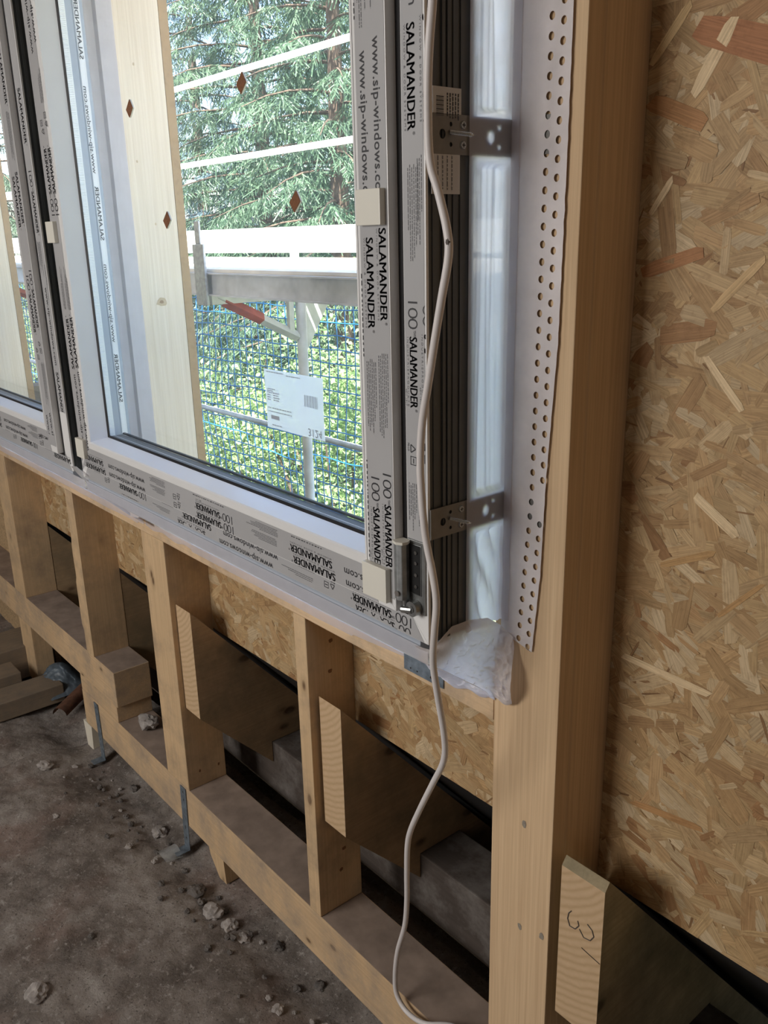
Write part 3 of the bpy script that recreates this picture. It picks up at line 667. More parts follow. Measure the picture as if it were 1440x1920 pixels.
W1 = pvc_window('window_1', .012, '', FW)
FW2 = [('FR', 'url', -.030, 1.60), ('FR', 'sal', -.031, 1.365), ('FR', '100', -.031, 1.90), ('FR', 'par', -.02, 1.72, .1), ('FR', 'sal', -.031, 2.1), ('FR', 'par', -.006, 1.66, .1, 2),
       ('SR', '100', -.024, 1.645), ('SR', '100', -.053, 1.63), ('SR', 'sal', -.024, 1.90), ('SR', 'sal', -.053, 1.89), ('SR', 'ico', -.026, 1.45), ('SR', 'ico', -.054, 1.43), ('SR', 'par', -.012, 1.39, .13), ('SR', 'url', -.024, 1.245), ('SR', 'url', -.053, 1.235), ('SR', 'par', -.01, 2.05), ('SR', 'sal', -.024, 2.2),
       ('SB', 'url', 1.163, .03), ('SB', 'ico', 1.16, -.16), ('SB', 'ico', 1.14, -.155), ('SB', 'par', 1.166, -.2, .09, 5, .0036), ('SB', 'par', 1.1455, -.2, .09, 5, .0036), ('SB', 'url', 1.163, -.31), ('SB', 'url', 1.1405, -.30), ('SB', 'sal', 1.163, -.56), ('SB', 'sal', 1.1405, -.56),
       ('FB', 'sal', 1.111, -.0), ('FB', 'par', 1.112, -.15, .1, 4), ('FB', '100', 1.11, -.28), ('FB', 'ico', 1.106, -.48), ('FB', 'par', 1.112, -.54, .1, 4), ('FB', 'url', 1.112, -.7)]
W2 = pvc_window('window_2', -1.520, '', FW2, hinge=False, idx=2)
for sn, (r_, rt) in enumerate(((W1, 0), (W2, -1.532))):
    spots = [(-.961, 1.988), (-.499, 1.977), (-.834, 1.7565), (-.350, 1.7735)] if sn == 0 else [(-1.69, 1.742), (-2.0, 1.98)]
    for (x, z) in spots:
        mb = MB(); q = [(x-.016, z-.001), (x-.003, z-.0175), (x+.0165, z), (x+.005, z+.0175)]
        mb.prism(q, 1, YG-.0034, YG-.0003, 'foam_white'); mb.prism(q, 1, YG-.0052, YG-.0034, 'cork')
        mb.build('glass_spacer_pad', 'cork', parent=r_)
# sticker on the outside of the pane, seen from behind
mb = MB(); ys = YG+.0362
c4 = [at(497, 688, 1, ys), at(605, 713, 1, ys), at(608, 827, 1, ys), at(500, 800, 1, ys)]
xa, xb = (c4[0].x+c4[3].x)/2, (c4[1].x+c4[2].x)/2; zt, zb_ = (c4[0].z+c4[1].z)/2, (c4[2].z+c4[3].z)/2
mb.grid(lambda u, v: (xa+(xb-xa)*u, ys+.0006*math.sin(u*9+v*5)+.001*(u > .92), zb_+(zt-zb_)*v), 16, 10)
st = mb.build('window_sticker', 'sticker_paper', parent=W1, smooth=True); part_parent(st)
mb = MB(); yy = ys-.0012; w_ = xb-xa; h_ = zt-zb_
def fl_text(s, u, v, L, cap, mat='print_grey', bold=0): write(mb, s, (xa+w_*u, yy, zb_+h_*v), (1, 0, 0), (0, 0, -1), L, cap, bold, mat=mat)
plain('print_faint', (.42, .46, .52), .6); plain('print_faint2', (.30, .32, .36), .6)
fl_text('3124', .74, .155, .045, .0155, 'print_faint2')
for k in range(15): rect(mb, (xa+w_*.70, yy, zb_+h_*.50), (1, 0, 0), (0, 0, 1), k*.0030, k*.0030+.0012+.0009*(k % 3 == 0), 0, h_*.19, 'print_faint')
for (u, v, L) in ((.04, .66, .03), (.04, .63, .022), (.04, .60, .045), (.04, .56, .012), (.15, .56, .02), (.04, .52, .012), (.15, .52, .024), (.04, .48, .012), (.15, .48, .02), (.04, .34, .012), (.12, .34, .07), (.04, .28, .085), (.10, .05, .035), (.05, .95, .06), (.40, .93, .05)):
    u_ = 0; r_ = random.Random(int(v*100))
    while u_ < L:
        ww = r_.uniform(.003, .009); rect(mb, (xa+w_*u, yy, zb_+h_*v), (1, 0, 0), (0, 0, 1), u_, min(L, u_+ww), 0, .0022, 'print_faint'); u_ += ww+.0015
rect(mb, (xa+w_*.09, yy, zb_+h_*.16), (1, 0, 0), (0, 0, 1), 0, .030, 0, .008, 'print_faint')
mb.build('sticker_print', 'print_faint', parent=st)

# ------------------------------------------------------------------ side brackets fixing the window to the post
BG = 'steel window brackets on the frame side'
def bracket(z0, z1, label, screwz):
    xs = .012+.003; root = empty('window_bracket', (xs, -.08, z0), label, 'bracket', BG)
    zc = (z0+z1)/2; h = z1-z0
    outer = [(-.168, z0), (-.0015, z0), (-.0015, z1), (-.168, z1)]
    holes = [(-.142, zc, .006, .0065), (-.126, zc-.013, .003, .003), (-.126, zc+.013, .003, .003), (-.047, zc, .006, .0085), (-.030, zc+.013, .003, .003), (-.030, zc-.013, .003, .003)]
    V, Fc = curve_mesh(outer, holes, .0018); mb = MB(); mb.add([(xs+v[2], v[0], v[1]) for v in V], Fc)
    mb.box(xs-.0009, .100, -.0023, -.0005, z0, z1); mb.build('bracket_plate', 'bracket_steel', parent=root)
    mb = MB()
    for y in (-.1025,):
        for dz in (.013, -.013): mb.tube([(xs+.0009, y, zc+dz), (xs+.0028, y, zc+dz)], [.0058, .0048], 14, 'zinc_dark'); mb.box(xs+.0026, xs+.0031, y-.003, y+.003, zc+dz-.0006, zc+dz+.0006, 'hole_dark'); mb.box(xs+.0026, xs+.0031, y-.0006, y+.0006, zc+dz-.003, zc+dz+.003, 'hole_dark')
    mb.build('screw', 'zinc_dark', parent=root)
    mb = MB(); p0 = Vector((xs+.001, -.129, zc-.004)); p1 = Vector((xs+.034, -.118, zc+.006)); n = 40
    p0, p1 = Vector((xs+.001, -.128, zc+.003)), Vector((xs+.030, -.108, zc-.003))
    mb.tube([p0.lerp(p1, k/n) for k in range(n+1)], [.0032*(1 if k % 2 else .62)*(1 if k < n-6 else (n-k)/6+.05) for k in range(n+1)], 8)
    mb.build('screw_tip', 'screw_zinc', parent=root)
    return root
bracket(1.8200, 1.8720, 'upper dark steel bracket on the window frame side, over a bar code label', 0)
bracket(1.2585, 1.3080, 'lower dark steel bracket on the window frame side, near the bottom corner', 0)
# labels stuck on the frame side
mb = MB(); xl = .0158
mb.box(xl-.0006, xl, -.160, -.106, 1.868, 1.905, 'paper_label'); mb.box(xl-.0006, xl, -.163, -.108, 1.768, 1.824, 'paper_label')
r_ = random.Random(4)
for k in range(14): rect(mb, (xl+.0004, -.154, 1.892-.0+k*-.0018), (0, 1, 0), (0, 0, 1), 0, .014, 0, .0007+.0006*(k % 3 == 0), 'print_black')
for i in range(5):
    u = 0
    while u < .03: w = r_.uniform(.002, .006); rect(mb, (xl+.0004, -.134+i*.0052, 1.898), (0, 0, -1), (0, 1, 0), u, u+w, 0, .0022, 'print_black'); u += w+.001
for i in range(4):
    u = 0
    while u < .045: w = r_.uniform(.002, .007); rect(mb, (xl+.0004, -.152+i*.009, 1.818), (0, 0, -1), (0, 1, 0), u, u+w, 0, .0018, 'print_grey'); u += w+.0016
mb.build('barcode_label', 'paper_label', parent=W1)

# ------------------------------------------------------------------ fleece tapes
def edge_x(z):
    pts = [(1.0358, .0878), (1.178, .1004), (1.342, .1054), (1.5586, .119), (1.795, .1223), (2.0066, .1235), (2.6, .125)]
    for (a, xa_), (b_, xb_) in zip(pts, pts[1:]):
        if z <= b_: return xa_+(xb_-xa_)*(z-a)/(b_-a)
    return pts[-1][1]
outer = [(.016, 1.052), (.057, 1.043)]
n = 90
for i in range(n+1):
    z = 1.036+i/n*(2.45-1.036); outer.append((edge_x(z)+.0008*noise.noise(Vector((z*60, 0, 0)))+.0006*((i % 2)-.5), z))
outer.append((.016, 2.45))
holes = []; k = 0; z = 1.052
colx = lambda z: (.0577 if z < 1.05 else .0577+(z-1.05)/(.255)*.0195) if z < 1.305 else (.0773+(min(z, 2.0)-1.305)*.0150)
while z < 2.43:
    holes.append((colx(z), z, .0050, .0056)); holes.append((colx(z)+.0205, z-.009, .0050, .0056)) if colx(z)+.0275 < edge_x(z) else None
    z += .0248
V, Fc = curve_mesh(outer, holes, .0005)
mb = MB(); mb.add([(v[0], -.0042+v[2]-.0012*math.sin(v[1]*22)*(v[0] < .05), v[1]) for v in V], Fc)
PT = tag(mb.build('perforated_tape', 'fleece_stuck', smooth=False), 'white perforated fleece tape with two rows of holes, stuck on the corner post front', 'tape')
# gap part of the tape: from the frame side round to the post
mb = MB()
def gap(u, v):
    z = 1.075+v*(2.45-1.075)
    path = [(.0175, -.0915), (.0185, -.078), (.0125, -.060), (.008, -.032), (.0145, -.008), (.018, -.0048), (.034, -.0047)]
    s_ = u*(len(path)-1); i = min(int(s_), len(path)-2); f_ = s_-i
    x = path[i][0]*(1-f_)+path[i+1][0]*f_; y = path[i][1]*(1-f_)+path[i+1][1]*f_
    w = math.exp(-((y+.040)/.026)**2)
    diag = noise.noise(Vector((y*55+z*7*(1 if z < 1.25 else .0), z*1.6, 2)))
    x += w*(.011*diag+.006*noise.noise(Vector((y*120, z*3, 9))))
    if z < 1.30: x += w*.006*math.sin((y*1.0+z*.45)*150)*min(1, (1.30-z)/.08)
    for (a, b_) in ((1.820, 1.872), (1.2585, 1.308)):
        if a-.01 < z < b_+.01 and y < -.004: x = max(x, .0185)
    y -= (.0008 if any(a-.01 < z < b_+.01 for a, b_ in ((1.820, 1.872), (1.2585, 1.308))) else 0)
    return (x, y, z)
mb.grid(gap, 60, 260)
tag(mb.build('fleece_tape', 'fleece_thin', smooth=True), 'translucent white fleece tape bridging from the window frame side to the post', 'tape')
# sill tape under windows
def silltape(x0, x1, seed):
    def f_(u, v):
        x = x0+(x1-x0)*u
        lip = .884+.004*noise.noise(Vector((x*6, seed, 0)))
        if x > -.42: lip = max(lip, .889+(x+.42)*.07)
        if -1.15 > x > -1.5: lip += .012*noise.noise(Vector((x*14, 0, 7)))+.006
        path = [(-.166, 1.064), (-.1655, 1.036), (-.10, .992), (-.03, .936), (-.006, .914), (-.0025, .908), (-.0025, lip)]
        s_ = v*(len(path)-1); i = min(int(s_), len(path)-2); g_ = s_-i
        y = path[i][0]*(1-g_)+path[i+1][0]*g_; z = path[i][1]*(1-g_)+path[i+1][1]*g_
        w = max(0, 1-abs(v-.5)*2.6)
        z += w*(.006*noise.noise(Vector((x*5, v*5, seed)))+.003*noise.noise(Vector((x*23, v*9, seed))))
        if z < .913 and y > -.02: y = min(y, -.0025)
        return (x, y, z)
    mb = MB(); mb.grid(f_, int((x1-x0)*130), 42); return mb.build('sill_tape', 'fleece_thin', smooth=True)
tag(silltape(-1.44, .004, 1), 'translucent fleece tape sealing the gap under the main window', 'tape')
tag(silltape(-3.05, -1.455, 5), 'translucent fleece tape under the left window, glowing with daylight', 'tape')
# hidden blocks added behind the tape to keep daylight off parts of it
for (a, b_, lb) in ((-.43, -.30, 'grey block added behind the sill tape to shade it, right of the long bright stretch'), (-1.40, -1.03, 'grey block added behind the sill tape to shade it near the joint of the windows'), (-2.0, -1.56, 'grey block added to shade the sill tape of the left window')):
    mb = MB(); mb.box(a, b_, -.085, -.02, 1.0, 1.034); tag(mb.build('tape_shade_block', 'pvc_outer', bevel=.002), lb, 'block')
# crumpled patches
def crumple(name, f_, nu, nv, amp, seed, mat, label, cat='tape'):
    mb = MB()
    def g_(u, v):
        p = Vector(f_(u, v)); q = p*46; a = 1-abs(noise.noise(q+Vector((seed, 0, 0)))); b_ = 1-abs(noise.noise(q*2.1+Vector((0, seed, 0)))); c_ = noise.noise(q*.5)
        e = min(1, 6*min(u, 1-u, v, 1-v)+.15)
        return p+Vector((.25, -1, .55))*amp*e*(.9*a+.45*b_+.6*c_-.7)
    mb.grid(g_, nu, nv); return tag(mb.build(name, mat, smooth=True), label, cat)
def lump(u, v):
    ub = u
    bx = -.135+.188*ub; b_ = Vector((bx, -.008-.004*math.sin(ub*7), .902+(.022*ub**3)+.004*math.sin(ub*19)))
    tx = [(-.02, -.172, 1.066), (.0165, -.170, 1.070), (.0185, -.125, 1.098), (.0195, -.085, 1.098), (.0195, -.04, 1.088), (.022, -.010, 1.066), (.05, -.0085, 1.052), (.053, -.0085, 1.03)]
    s_ = u*(len(tx)-1); i = min(int(s_), len(tx)-2); g_ = s_-i; t_ = Vector(tx[i]).lerp(Vector(tx[i+1]), g_)
    w = v; bulge = math.sin(math.pi*v)
    p = b_.lerp(t_, w); p += Vector((.014*bulge*u, -.022*bulge*u, .012*bulge*(1-u)*-1))
    return p
crumple('tape_corner', lump, 130, 100, .015, 3, 'fleece', 'crumpled white fleece tape wrapped round the bottom corner of the window by the post')
def lump2(u, v):
    b_ = Vector((-1.53+.15*u, -.012, .900)); t_ = Vector((-1.525+.125*u, -.176, 1.098-.02*abs(u-.4))); return b_.lerp(t_, v)+Vector((0, -.012*math.sin(math.pi*v), .004))
crumple('tape_patch', lump2, 50, 50, .006, 8, 'fleece_thin', 'crumpled fleece patch at the foot of the joint between the two windows')
# fleece wrapping the window post corner (inside the glazing view)
mb = MB(); path = [(-1.375, -.073), (-1.350, -.060), (-1.345, -.035), (-1.334, -.030), (-1.3345, .012)]
mb.prism(path+[(p[0]-.0012, p[1]-.0008) for p in reversed(path)], 2, .95, 2.45); tag(mb.build('post_tape', 'fleece', smooth=False), 'fleece tape running from the window back to the pale post between the windows', 'tape')
mb = MB(); path = [(p[0]-1.488, p[1]) for p in path]
mb.prism(path+[(p[0]-.0012, p[1]-.0008) for p in reversed(path)], 2, .95, 2.45); tag(mb.build('post_tape', 'fleece', smooth=False), 'fleece tape beside the pale post at the left photo edge', 'tape')
# steel plate on sill
mb = MB(); V, Fc = curve_mesh([(-.245, .876), (-.13, .876), (-.13, .911), (-.245, .911)], [(-.225, .884, .002, .002), (-.205, .884, .002, .002), (-.165, .886, .003, .003), (-.145, .886, .002, .002)], .0016)
mb.add([(v[0], -.0032+v[2]*.5, v[1]) for v in V], Fc); tag(mb.build('sill_bracket', 'galv_blue'), 'blue-grey steel bracket tab on the sill front, under the tape by the cable', 'bracket')

# ------------------------------------------------------------------ white cable
px = [(812, -60), (811, 0), (804, 100), (802, 200), (806, 300), (822, 360), (838, 430), (841, 480), (828, 560), (815, 640), (803, 720), (792, 790), (788, 860), (790, 920), (797, 1000), (812, 1080), (818, 1130), (815, 1180), (812, 1240), (820, 1300), (833, 1380), (832, 1426), (811, 1470), (789, 1514), (770, 1557), (764, 1589), (763, 1640), (763, 1689), (759, 1736), (746, 1783), (741, 1828), (744, 1864), (763, 1897), (796, 1919)]
K = []
for u, v in px:
    y = -.208 if v < 1180 else -.208+(v-1180)/(1830-1180)*.185
    K.append(at(u, v, 1, min(y, -.02)))
e_ = K[-1]; K += [Vector((e_.x+.045, .015, max(.02, e_.z*.55))), Vector((e_.x+.09, .05, .0075)), Vector((min(e_.x+.13, -.012), .11, .0065))]
def catmull(P, n=6):
    out = []
    for i in range(len(P)-1):
        p0, p1, p2, p3 = P[max(i-1, 0)], P[i], P[i+1], P[min(i+2, len(P)-1)]
        for k in range(n):
            t_ = k/n; out.append(.5*((2*p1)+(p2-p0)*t_+(2*p0-5*p1+4*p2-p3)*t_*t_+(3*p1-p0-3*p2+p3)*t_**3))
    out.append(P[-1]); return out
cp_ = catmull(K); mb = MB(); mb.tube([(cp_[0].x, cp_[0].y, 2.45)]+cp_, .0058, 14)
CB = tag(mb.build('power_cable', 'cable_white', smooth=True), 'white cable hanging in a loose wave in front of the window frame', 'cable'); part_parent(CB)
mb = MB(); s0_ = cp_[37:42]; mb.tube([p+Vector((.0012, -.0022, 0)) for p in s0_], [.001, .0032, .0042, .003, .001], 8); mb.build('scuff', 'cable_scuff', parent=CB)

# ------------------------------------------------------------------ galvanised straps at the plate
def strap(xc, lean, label):
    V, Fc = curve_mesh([(-.019, -.245), (.019, -.245), (.019, .0), (-.019, .0)], [(0, -.02, .004, .004), (0, -.05, .003, .005), (0, -.16, .003, .008), (0, -.205, .004, .004)], .002)
    mb = MB(); mb.add([(xc+v[0]+lean*v[1], -.0028+v[2]*.9, v[1]-.006) for v in V], Fc); mb.box(xc-.019-lean*.24, xc+.019-lean*.24, -.05, -.002, -.2525, -.2505)
    return tag(mb.build('steel_strap', 'galv_blue'), label, 'strap', 'galvanised straps on the sole plate')
strap(-1.378, .05, 'galvanised steel strap on the sole plate under the middle stud')
strap(-2.105, -.03, 'galvanised steel strap at the left end of the lower sole plate')

# ------------------------------------------------------------------ rubble, planks, junk
def rock(name, loc, s, mat, label, seed, group='rubble on the earth floor', cat='stone'):
    bm = bmesh.new(); bmesh.ops.create_icosphere(bm, subdivisions=3, radius=1); r = random.Random(seed); o3 = Vector((r.random()*9, r.random()*9, 0))
    for v in bm.verts:
        n_ = noise.fractal(v.co*1.3+o3, .8, 2.1, 4); v.co *= 1+.42*n_; v.co.x *= s[0]; v.co.y *= s[1]; v.co.z *= s[2]
    mn = min(v.co.z for v in bm.verts)
    for v in bm.verts: v.co.z -= mn
    me = bpy.data.meshes.new(name); bm.to_mesh(me); bm.free(); me.materials.append(MATS[mat])
    o = bpy.data.objects.new(name, me); COL.objects.link(o); o.location = loc; return tag(o, label, cat, group)
def fz(x, y): return fl((x+4.4)/6.6, (y+4.6)/4.95)[2]
rk = [(85, 1435, .05, 'stone', 'pale flat stone lying alone on the left of the earth floor'), (105, 1530, .02, 'stone', 'small pale chip below the lone flat stone'), (241, 1583, .022, 'stone', 'small round stone left of the middle strap'),
      (296, 1545, .045, 'stone', 'flat grey stone just left of the middle strap foot'), (290, 1606, .022, 'stone', 'stone chip below the middle strap foot'), (320, 1605, .012, 'stone', 'tiny white chip beside the middle strap foot'),
      (365, 1660, .05, 'stone_dark', 'grey clod below the wedge block'), (400, 1700, .05, 'stone', 'large grey clod near the sole plate, low centre'), (430, 1722, .045, 'stone', 'grey clod touching the large clod, nearer the sole plate'), (455, 1745, .035, 'stone', 'grey clod lowest of the heap by the sole plate'),
      (172, 1757, .018, 'stone_dark', 'dark splinter stone in the lower left of the floor'), (600, 1830, .03, 'stone_dark', 'dark clod under the sole plate, low right'), (520, 1760, .03, 'stone_dark', 'dark clod under the sole plate between heap and stud'), (250, 1465, .03, 'stone_dark', 'dark clod under the sole plate between the two straps'),
      (70, 1865, .05, 'stone', 'pale crust lump in the bottom left corner'), (520, 1885, .03, 'stone', 'pale pebble low in the middle of the floor'), (140, 1430, .02, 'stone', 'pebble right of the lone flat stone')]
for i, (u, v, s_, mt, lb) in enumerate(rk):
    p = at(u, v, 2, -.235); rock('stone', (p.x, p.y, fz(p.x, p.y)-.012*(s_/.05)), (s_*.62, s_*.55, s_*.34), mt, lb, i)
p = at(270, 1368, 2, 0); rock('rubble_chunk', (p.x, .075, -.001), (.05, .034, .022), 'stone', 'grey mortar chunk lying on the sole plate left of the middle stud', 40, None)
for i in range(90):                                   # gravel strewn along the plate
    r = random.Random(i+100); x = r.uniform(-2.1, -.1); y = -.03-abs(r.gauss(0, .07)); s_ = r.uniform(.005, .013)
    g_ = rock('pebble', (x, y, fz(x, y)-.002), (s_, s_*.8, s_*.6), r.choice(['stone', 'stone_dark', 'stone_dark']), 'small pebble on the earth along the sole plate', i+200, 'small pebbles along the sole plate', 'pebble')
def plank(u_bt, x0, x1, y0, y1, z0, z1, label, mat='old_plank'):
    mb = MB(); mb.box(x0, x1, y0, y1, z0, z1, mat); return tag(mb.build('floor_plank', mat, bevel=.004), label, 'plank', 'offcut planks on the floor at far left')
plank(0, -2.83, -2.68, -1.2, .06, -.262, -.178, 'lowest offcut plank on the floor, reaching nearest the camera')
plank(0, -2.98, -2.835, -1.2, -.07, -.262, -.135, 'short offcut board lying behind the lowest plank')
plank(0, -3.26, -3.02, -1.2, .20, -.262, -.10, 'thick squared timber lying furthest back on the left floor')
mb = MB(); a = at(112, 1340, 2, -.225); b_ = at(160, 1292, 2, -.21)
path = [a.lerp(b_, k/6) for k in range(7)]
dv = (b_-a).normalized(); sd_ = dv.cross(Vector((0, 0, 1))).normalized()
def ch(u, v):
    p = a.lerp(b_, u); g_ = (v-.5)*math.pi; return p+sd_*.034*math.sin(g_)+Vector((0, 0, .032*math.cos(g_)))
mb.grid(ch, 8, 12); mb.grid(lambda u, v: Vector(ch(u, v))-Vector((0, 0, .003)), 8, 12)
tag(mb.build('rusty_gutter', 'rust', smooth=True), 'short piece of rusty half-round gutter on the floor by the plate end', 'scrap')
def sheetf(u, v):
    c_ = at(112, 1262, 2, -.18); return Vector((c_.x-.13+.26*u, c_.y-.09+.20*v, -.235+.10*math.sin(math.pi*u)*math.sin(math.pi*v)))
crumple('crumpled_tarp', sheetf, 40, 40, .02, 5, 'tarp_blue', 'crumpled blue-grey tarp stuffed under the raised sole plate', 'tarp')
mb = MB(); c_ = at(318, 1590, 2, -.233)
mb.grid(lambda u, v: (c_.x-.035+.07*u, c_.y-.03+.06*v, fz(c_.x, c_.y)+.012+.012*math.sin(u*4)*v), 6, 6); tag(mb.build('plastic_scrap', 'clear_scrap', smooth=True), 'scrap of clear plastic at the foot of the middle strap', 'scrap')

# ------------------------------------------------------------------ scaffold outside
SCF = empty('scaffold', (-4.5, 1.6, 1.4), 'steel facade scaffold outside the window with deck, guard rails and bracket', 'scaffold')
def sp(name, mat, fn, bevel=0, smooth=False):
    mb = MB(); fn(mb); return mb.build(name, mat, parent=SCF, bevel=bevel, smooth=smooth)
XA, XB = -16, 3.0
def rail(z0a, z0b):
    pass
r1a, r1b = at(322, 168, 1, 2.1), at(653, 73, 1, 2.1); r2a, r2b = at(333, 312, 1, 2.1), at(655, 264, 1, 2.1)
for zc in ((r1a.z+r1b.z)/2, (r2a.z+r2b.z)/2):
    sp('guard_rail', 'scaffold_white', lambda mb: mb.tube([(XA, 2.1, zc), (XB, 2.1, zc)], .018, 12), smooth=True)
sp('toe_board', 'scaffold_white', lambda mb: mb.box(XA, XB, 2.06, 2.09, 1.632, 1.782))
sp('deck', 'timber_white', lambda mb: (mb.box(XA, XB, 1.28, 1.62, 1.585, 1.605), mb.box(XA, XB, 1.66, 2.04, 1.585, 1.605)))
sp('console_deck', 'timber_white', lambda mb: mb.box(XA, XB, .80, 1.20, 1.580, 1.600))
def beam(mb):
    mb.box(XA, XB, .795, .80, 1.498, 1.586); mb.box(XA, XB, .775, .80, 1.580, 1.586); mb.box(XA, XB, .775, .80, 1.494, 1.500)
sp('deck_beam', 'scaffold_steel', beam)
sp('deck_beam', 'scaffold_steel', lambda mb: (mb.box(XA, XB, 1.255, 1.26, 1.50, 1.59), mb.box(XA, XB, 2.03, 2.035, 1.50, 1.59)))
for sx in (-5.465, -2.395, .675):
    sp('standard', 'scaffold_steel', lambda mb: mb.tube([(sx, 1.26, -3.0), (sx, 1.26, 1.55)], .024, 14), smooth=True)
    sp('standard', 'scaffold_steel', lambda mb: mb.tube([(sx-.0, 2.14, -3.0), (sx, 2.14, 2.9)], .024, 14), smooth=True) if sx > 0 else None
    sp('console_strut', 'scaffold_steel', lambda mb: mb.tube([(sx, .83, 1.485), (sx, 1.235, 1.285)], .023, 4))
    sp('console_arm', 'scaffold_steel', lambda mb: (mb.box(sx-.02, sx+.02, .80, 1.24, 1.455, 1.492), mb.box(sx-.012, sx+.012, 1.19, 1.215, 1.30, 1.455)))
    sp('gusset_plate', 'scaffold_steel', lambda mb: mb.prism([(1.284, 1.495), (1.46, 1.495), (1.284, 1.22)], 0, sx-.004, sx+.004))
    sp('red_sleeve', 'red_paint', lambda mb: mb.tube([(sx, .865, 1.469), (sx, 1.05, 1.378)], .026, 4))
    sp('toe_clip', 'galvanised', lambda mb: (mb.box(sx-.045, sx+.045, .762, .774, 1.455, 1.70), mb.box(sx-.02, sx+.02, .764, .773, 1.70, 1.79)), bevel=.003)
    sp('toe_clip', 'scaffold_white', lambda mb: (mb.box(sx-.03, sx+.03, 1.235, 1.245, 1.60, 1.67), mb.box(sx-.008, sx+.008, 1.237, 1.244, 1.67, 1.73)), bevel=.003)
lz = (at(380, 762, 1, 2.1).z+at(665, 838, 1, 2.1).z)/2
sp('ledger_tube', 'scaffold_steel', lambda mb: mb.tube([(XA, 2.1, lz), (XB, 2.1, lz)], .019, 10), smooth=True)
# blue safety net
def net():
    mb = MB(); c = .088; x0, x1, z0, z1 = -12.5, -2.2, -1.6, 1.46
    def p(x, z):
        return (x+.02*noise.noise(Vector((x*1.2, z*1.7, 3)))+.012*noise.noise(Vector((x*5, z*5, 3))), 2.22+.07*noise.noise(Vector((x*.8, z*.8, 0))), z+.035*noise.noise(Vector((x*.9, z*.9, 5)))+.012*noise.noise(Vector((x*5, z*5, 8))))
    def strand(pts, r=.0042):
        for k in range(3):
            pass
        mb.tube(pts, r, 3, cap=False)
    x = x0
    while x < x1:
        strand([p(x, z0+(z1-z0)*k/44) for k in range(45)]); x += c
    z = z0
    while z < z1:
        strand([p(x0+(x1-x0)*k/150, z) for k in range(151)], .0046); z += c
    return mb.build('safety_net', 'net_blue')
tag(net(), 'blue safety netting hung below the scaffold deck', 'net')

# ------------------------------------------------------------------ garden
mb = MB(); mb.grid(lambda u, v: (-60+u*75, 2.5+v*60, -3.05-.02*v+.15*noise.noise(Vector((u*30, v*30, 0)))), 40, 40); struct(mb.build('ground', 'grass_green', smooth=True))
def instances(name, tv, tf, mats4, mat, parent=None):
    """bake many copies of a small template into one foliage mesh"""
    tv = np.array(tv, float); nV = len(tv); k = len(mats4)
    A = np.concatenate([tv, np.ones((nV, 1))], 1); V = np.einsum('kij,nj->kni', np.array(mats4)[:, :3, :], A).reshape(-1, 3)
    if parent is not None: V = V-np.array(parent['o3'])
    Fq = np.array(tf); F = (Fq[None]+(np.arange(k)*nV)[:, None, None]).reshape(-1, Fq.shape[1])
    me = bpy.data.meshes.new(name); me.vertices.add(len(V)); me.vertices.foreach_set('co', V.ravel())
    me.loops.add(F.size); me.loops.foreach_set('vertex_index', F.ravel().astype(np.int32)); me.polygons.add(len(F))
    me.polygons.foreach_set('loop_start', np.arange(len(F), dtype=np.int32)*F.shape[1]); me.materials.append(MATS[mat]); me.update(calc_edges=True)
    o = bpy.data.objects.new(name, me); COL.objects.link(o)
    if parent is not None: o.parent = parent
    return o
def spray(seed):
    """one drooping spruce twig: hanging finger-like shoots"""
    r = random.Random(seed); V = []; Fq = []
    def blade(a, b_, w, nrm):
        d = (b_-a).normalized(); s_ = d.cross(nrm).normalized()*w; i = len(V)
        V.extend([tuple(a-s_*.6), tuple(a+s_*.6), tuple(b_+s_*.5), tuple(b_-s_*.5)]); Fq.append((i, i+1, i+2, i+3))
    for k in range(9):
        t_ = k/9; root = Vector((t_*.6, 0, -.12*t_*t_)); L = .26*(1-.5*t_)
        for sg in (-1, 1):
            tip = root+Vector((.14*L/.26+r.uniform(-.03, .03), sg*L*r.uniform(.3, .8), -L*r.uniform(.25, .95)))
            for q in range(3):
                nr = Vector((r.uniform(-1, 1), r.uniform(-1, 1), r.uniform(-.3, 1)))
                blade(root.lerp(tip, q/3), root.lerp(tip, (q+1.25)/3), .013, nr)
    blade(Vector((0, 0, 0)), Vector((.75, 0, -.2)), .016, Vector((0, 0, 1)))
    return V, Fq
SPR = [spray(s_) for s_ in range(3)]
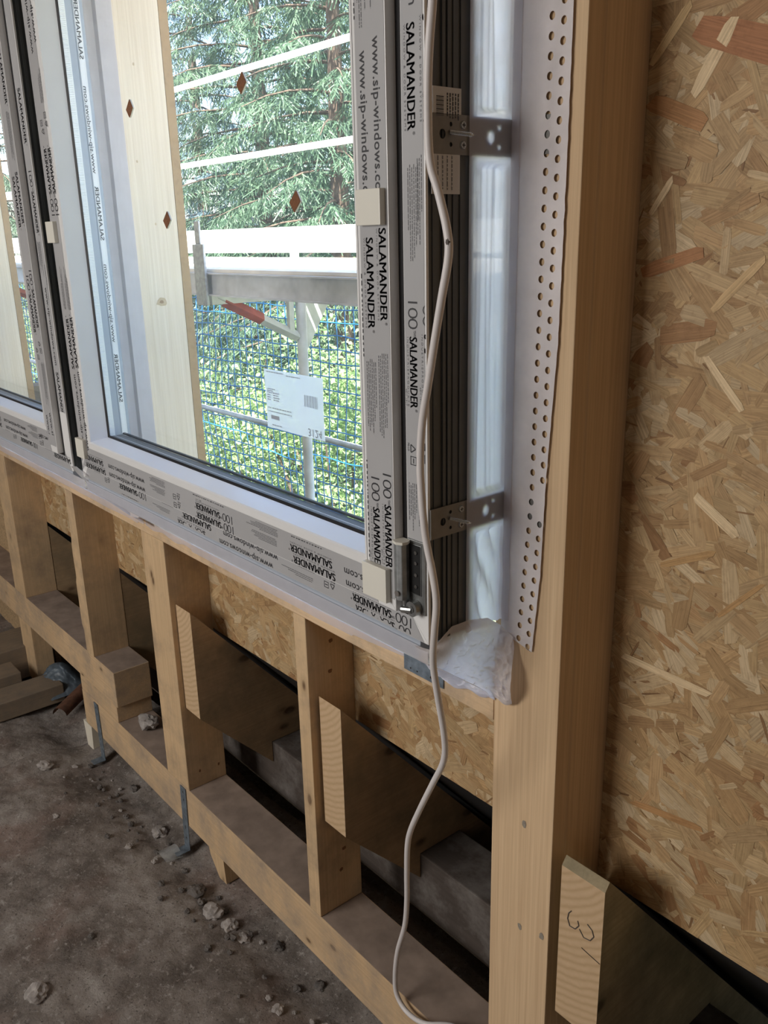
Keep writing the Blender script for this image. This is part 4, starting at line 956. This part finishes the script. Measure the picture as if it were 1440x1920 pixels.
def spruce(x, y, H, R, mat, label, seed, nb=150, zb=-3.0, base=.03):
    r = random.Random(seed); root = empty('spruce_tree', (x, y, zb), label, 'tree', 'spruces in the garden')
    mb = MB(); mb.tube([(x, y, zb), (x+.05, y, zb+H*.5), (x, y, zb+H)], [.2, .12, .02], 9); mb.build('trunk', 'bark', parent=root)
    mats = [[], [], []]; bb = MB()
    for i in range(nb):
        t_ = base+(1-base)*(i/nb)**1.1; z = zb+H*t_; a = i*2.39996+r.uniform(-.2, .2); L = R*(1-t_)**.7*r.uniform(.75, 1.1)+.2
        d = Vector((math.cos(a), math.sin(a), 0)); droop = .28
        pt = lambda s_: Vector((x, y, z))+d*(L*s_)+Vector((0, 0, -droop*L*s_*s_+.10*L*s_))
        bb.tube([pt(q/4) for q in range(5)], [.025, .02, .014, .01, .005], 4, cap=False)
        ns = int(L/.11)
        for j in range(ns):
            s_ = .18+.82*(j+r.random())/ns; p = pt(s_); sa = a+r.choice([-1, 1])*r.uniform(.2, 1.1)
            sc = r.uniform(.75, 1.25)*(1-.35*s_)
            Mx = Matrix.Translation(p) @ Matrix.Rotation(sa, 4, 'Z') @ Matrix.Rotation(r.uniform(.0, .75), 4, 'Y') @ Matrix.Rotation(r.uniform(-.6, .6), 4, 'X') @ Matrix.Scale(sc, 4)
            mats[r.randrange(3)].append(np.array(Mx))
    bb.build('branches', 'bark', parent=root)
    for k in range(3): instances('foliage', SPR[k][0], SPR[k][1], mats[k], mat, root)
    return root
spruce(-12.6, 7.6, 13, 3.6, 'spruce_green', 'large drooping green spruce in the middle behind the scaffold rails', 1, 170)
spruce(-8.9, 6.4, 11, 2.3, 'spruce_green', 'green spruce on the right, its branches behind the guard rails', 2, 150)
spruce(-16.6, 8.6, 12, 2.6, 'spruce_blue', 'bluish spruce on the left beside the pale window post', 3, 130)
spruce(-23.5, 6.6, 12, 3.0, 'spruce_green', 'spruce seen through the left window', 4, 100)
spruce(-17.5, 13.0, 16, 4.2, 'spruce_green', 'tall spruce furthest back behind the others', 5, 130)
spruce(-12.0, 12.5, 15, 3.6, 'spruce_green', 'background spruce behind the gap between the two nearest ones', 6, 120)
LF = ([(-.5, 0, 0), (0, -.28, .06), (.5, 0, -.04), (0, .28, .06)], [(0, 1, 2, 3)])
def shrub(x, y, z, rx, ry, rz, n, mat, label, seed, size=.072):
    r = random.Random(seed); root = empty('shrub', (x, y, -3.05), label, 'shrub', 'leafy shrubs behind the netting')
    mb = MB()
    for k in range(6):
        a = k*1.05; mb.tube([(x, y, -3.05), (x+.3*rx*math.cos(a), y+.3*ry*math.sin(a), (z-3)/2), (x+.7*rx*math.cos(a), y+.7*ry*math.sin(a), z+.2*rz)], [.05, .035, .01], 6)
    mb.build('stems', 'bark', parent=root); ms = []
    cl = [(r.gauss(0, .5), r.gauss(0, .5), r.gauss(0, .5)) for _ in range(70)]
    for i in range(n):
        c_ = r.choice(cl); p = Vector((x+rx*(c_[0]+r.gauss(0, .13)), y+ry*(c_[1]+r.gauss(0, .13)), z+rz*(c_[2]+r.gauss(0, .13))))
        s_ = size*r.uniform(.6, 1.3)
        ms.append(np.array(Matrix.Translation(p) @ Matrix.Rotation(r.uniform(0, 6.28), 4, 'Z') @ Matrix.Rotation(r.gauss(.3, .5), 4, 'Y') @ Matrix.Rotation(r.gauss(0, .6), 4, 'X') @ Matrix.Scale(s_, 4)))
    instances('leaves', LF[0], LF[1], ms, mat, root); return root
shrub(-6.6, 4.6, -.6, 1.5, 1.0, 1.5, 13000, 'leaf_light', 'bright leafy shrub right behind the scaffold tube', 1)
shrub(-8.8, 4.8, -.9, 1.5, 1.0, 1.5, 13000, 'leaf_light', 'bright leafy shrub behind the window sticker', 2)
shrub(-11.3, 5.0, -.9, 1.6, 1.0, 1.2, 7000, 'leaf_dark', 'darker leafy shrub to the left behind the netting', 3)
shrub(-14.5, 5.2, -.5, 1.8, 1.0, 1.5, 6000, 'leaf_light', 'leafy shrub seen past the pale window post', 4)
shrub(-19.5, 5.2, -.3, 2.2, 1.0, 1.5, 6000, 'leaf_light', 'leafy shrub seen through the left window', 5)
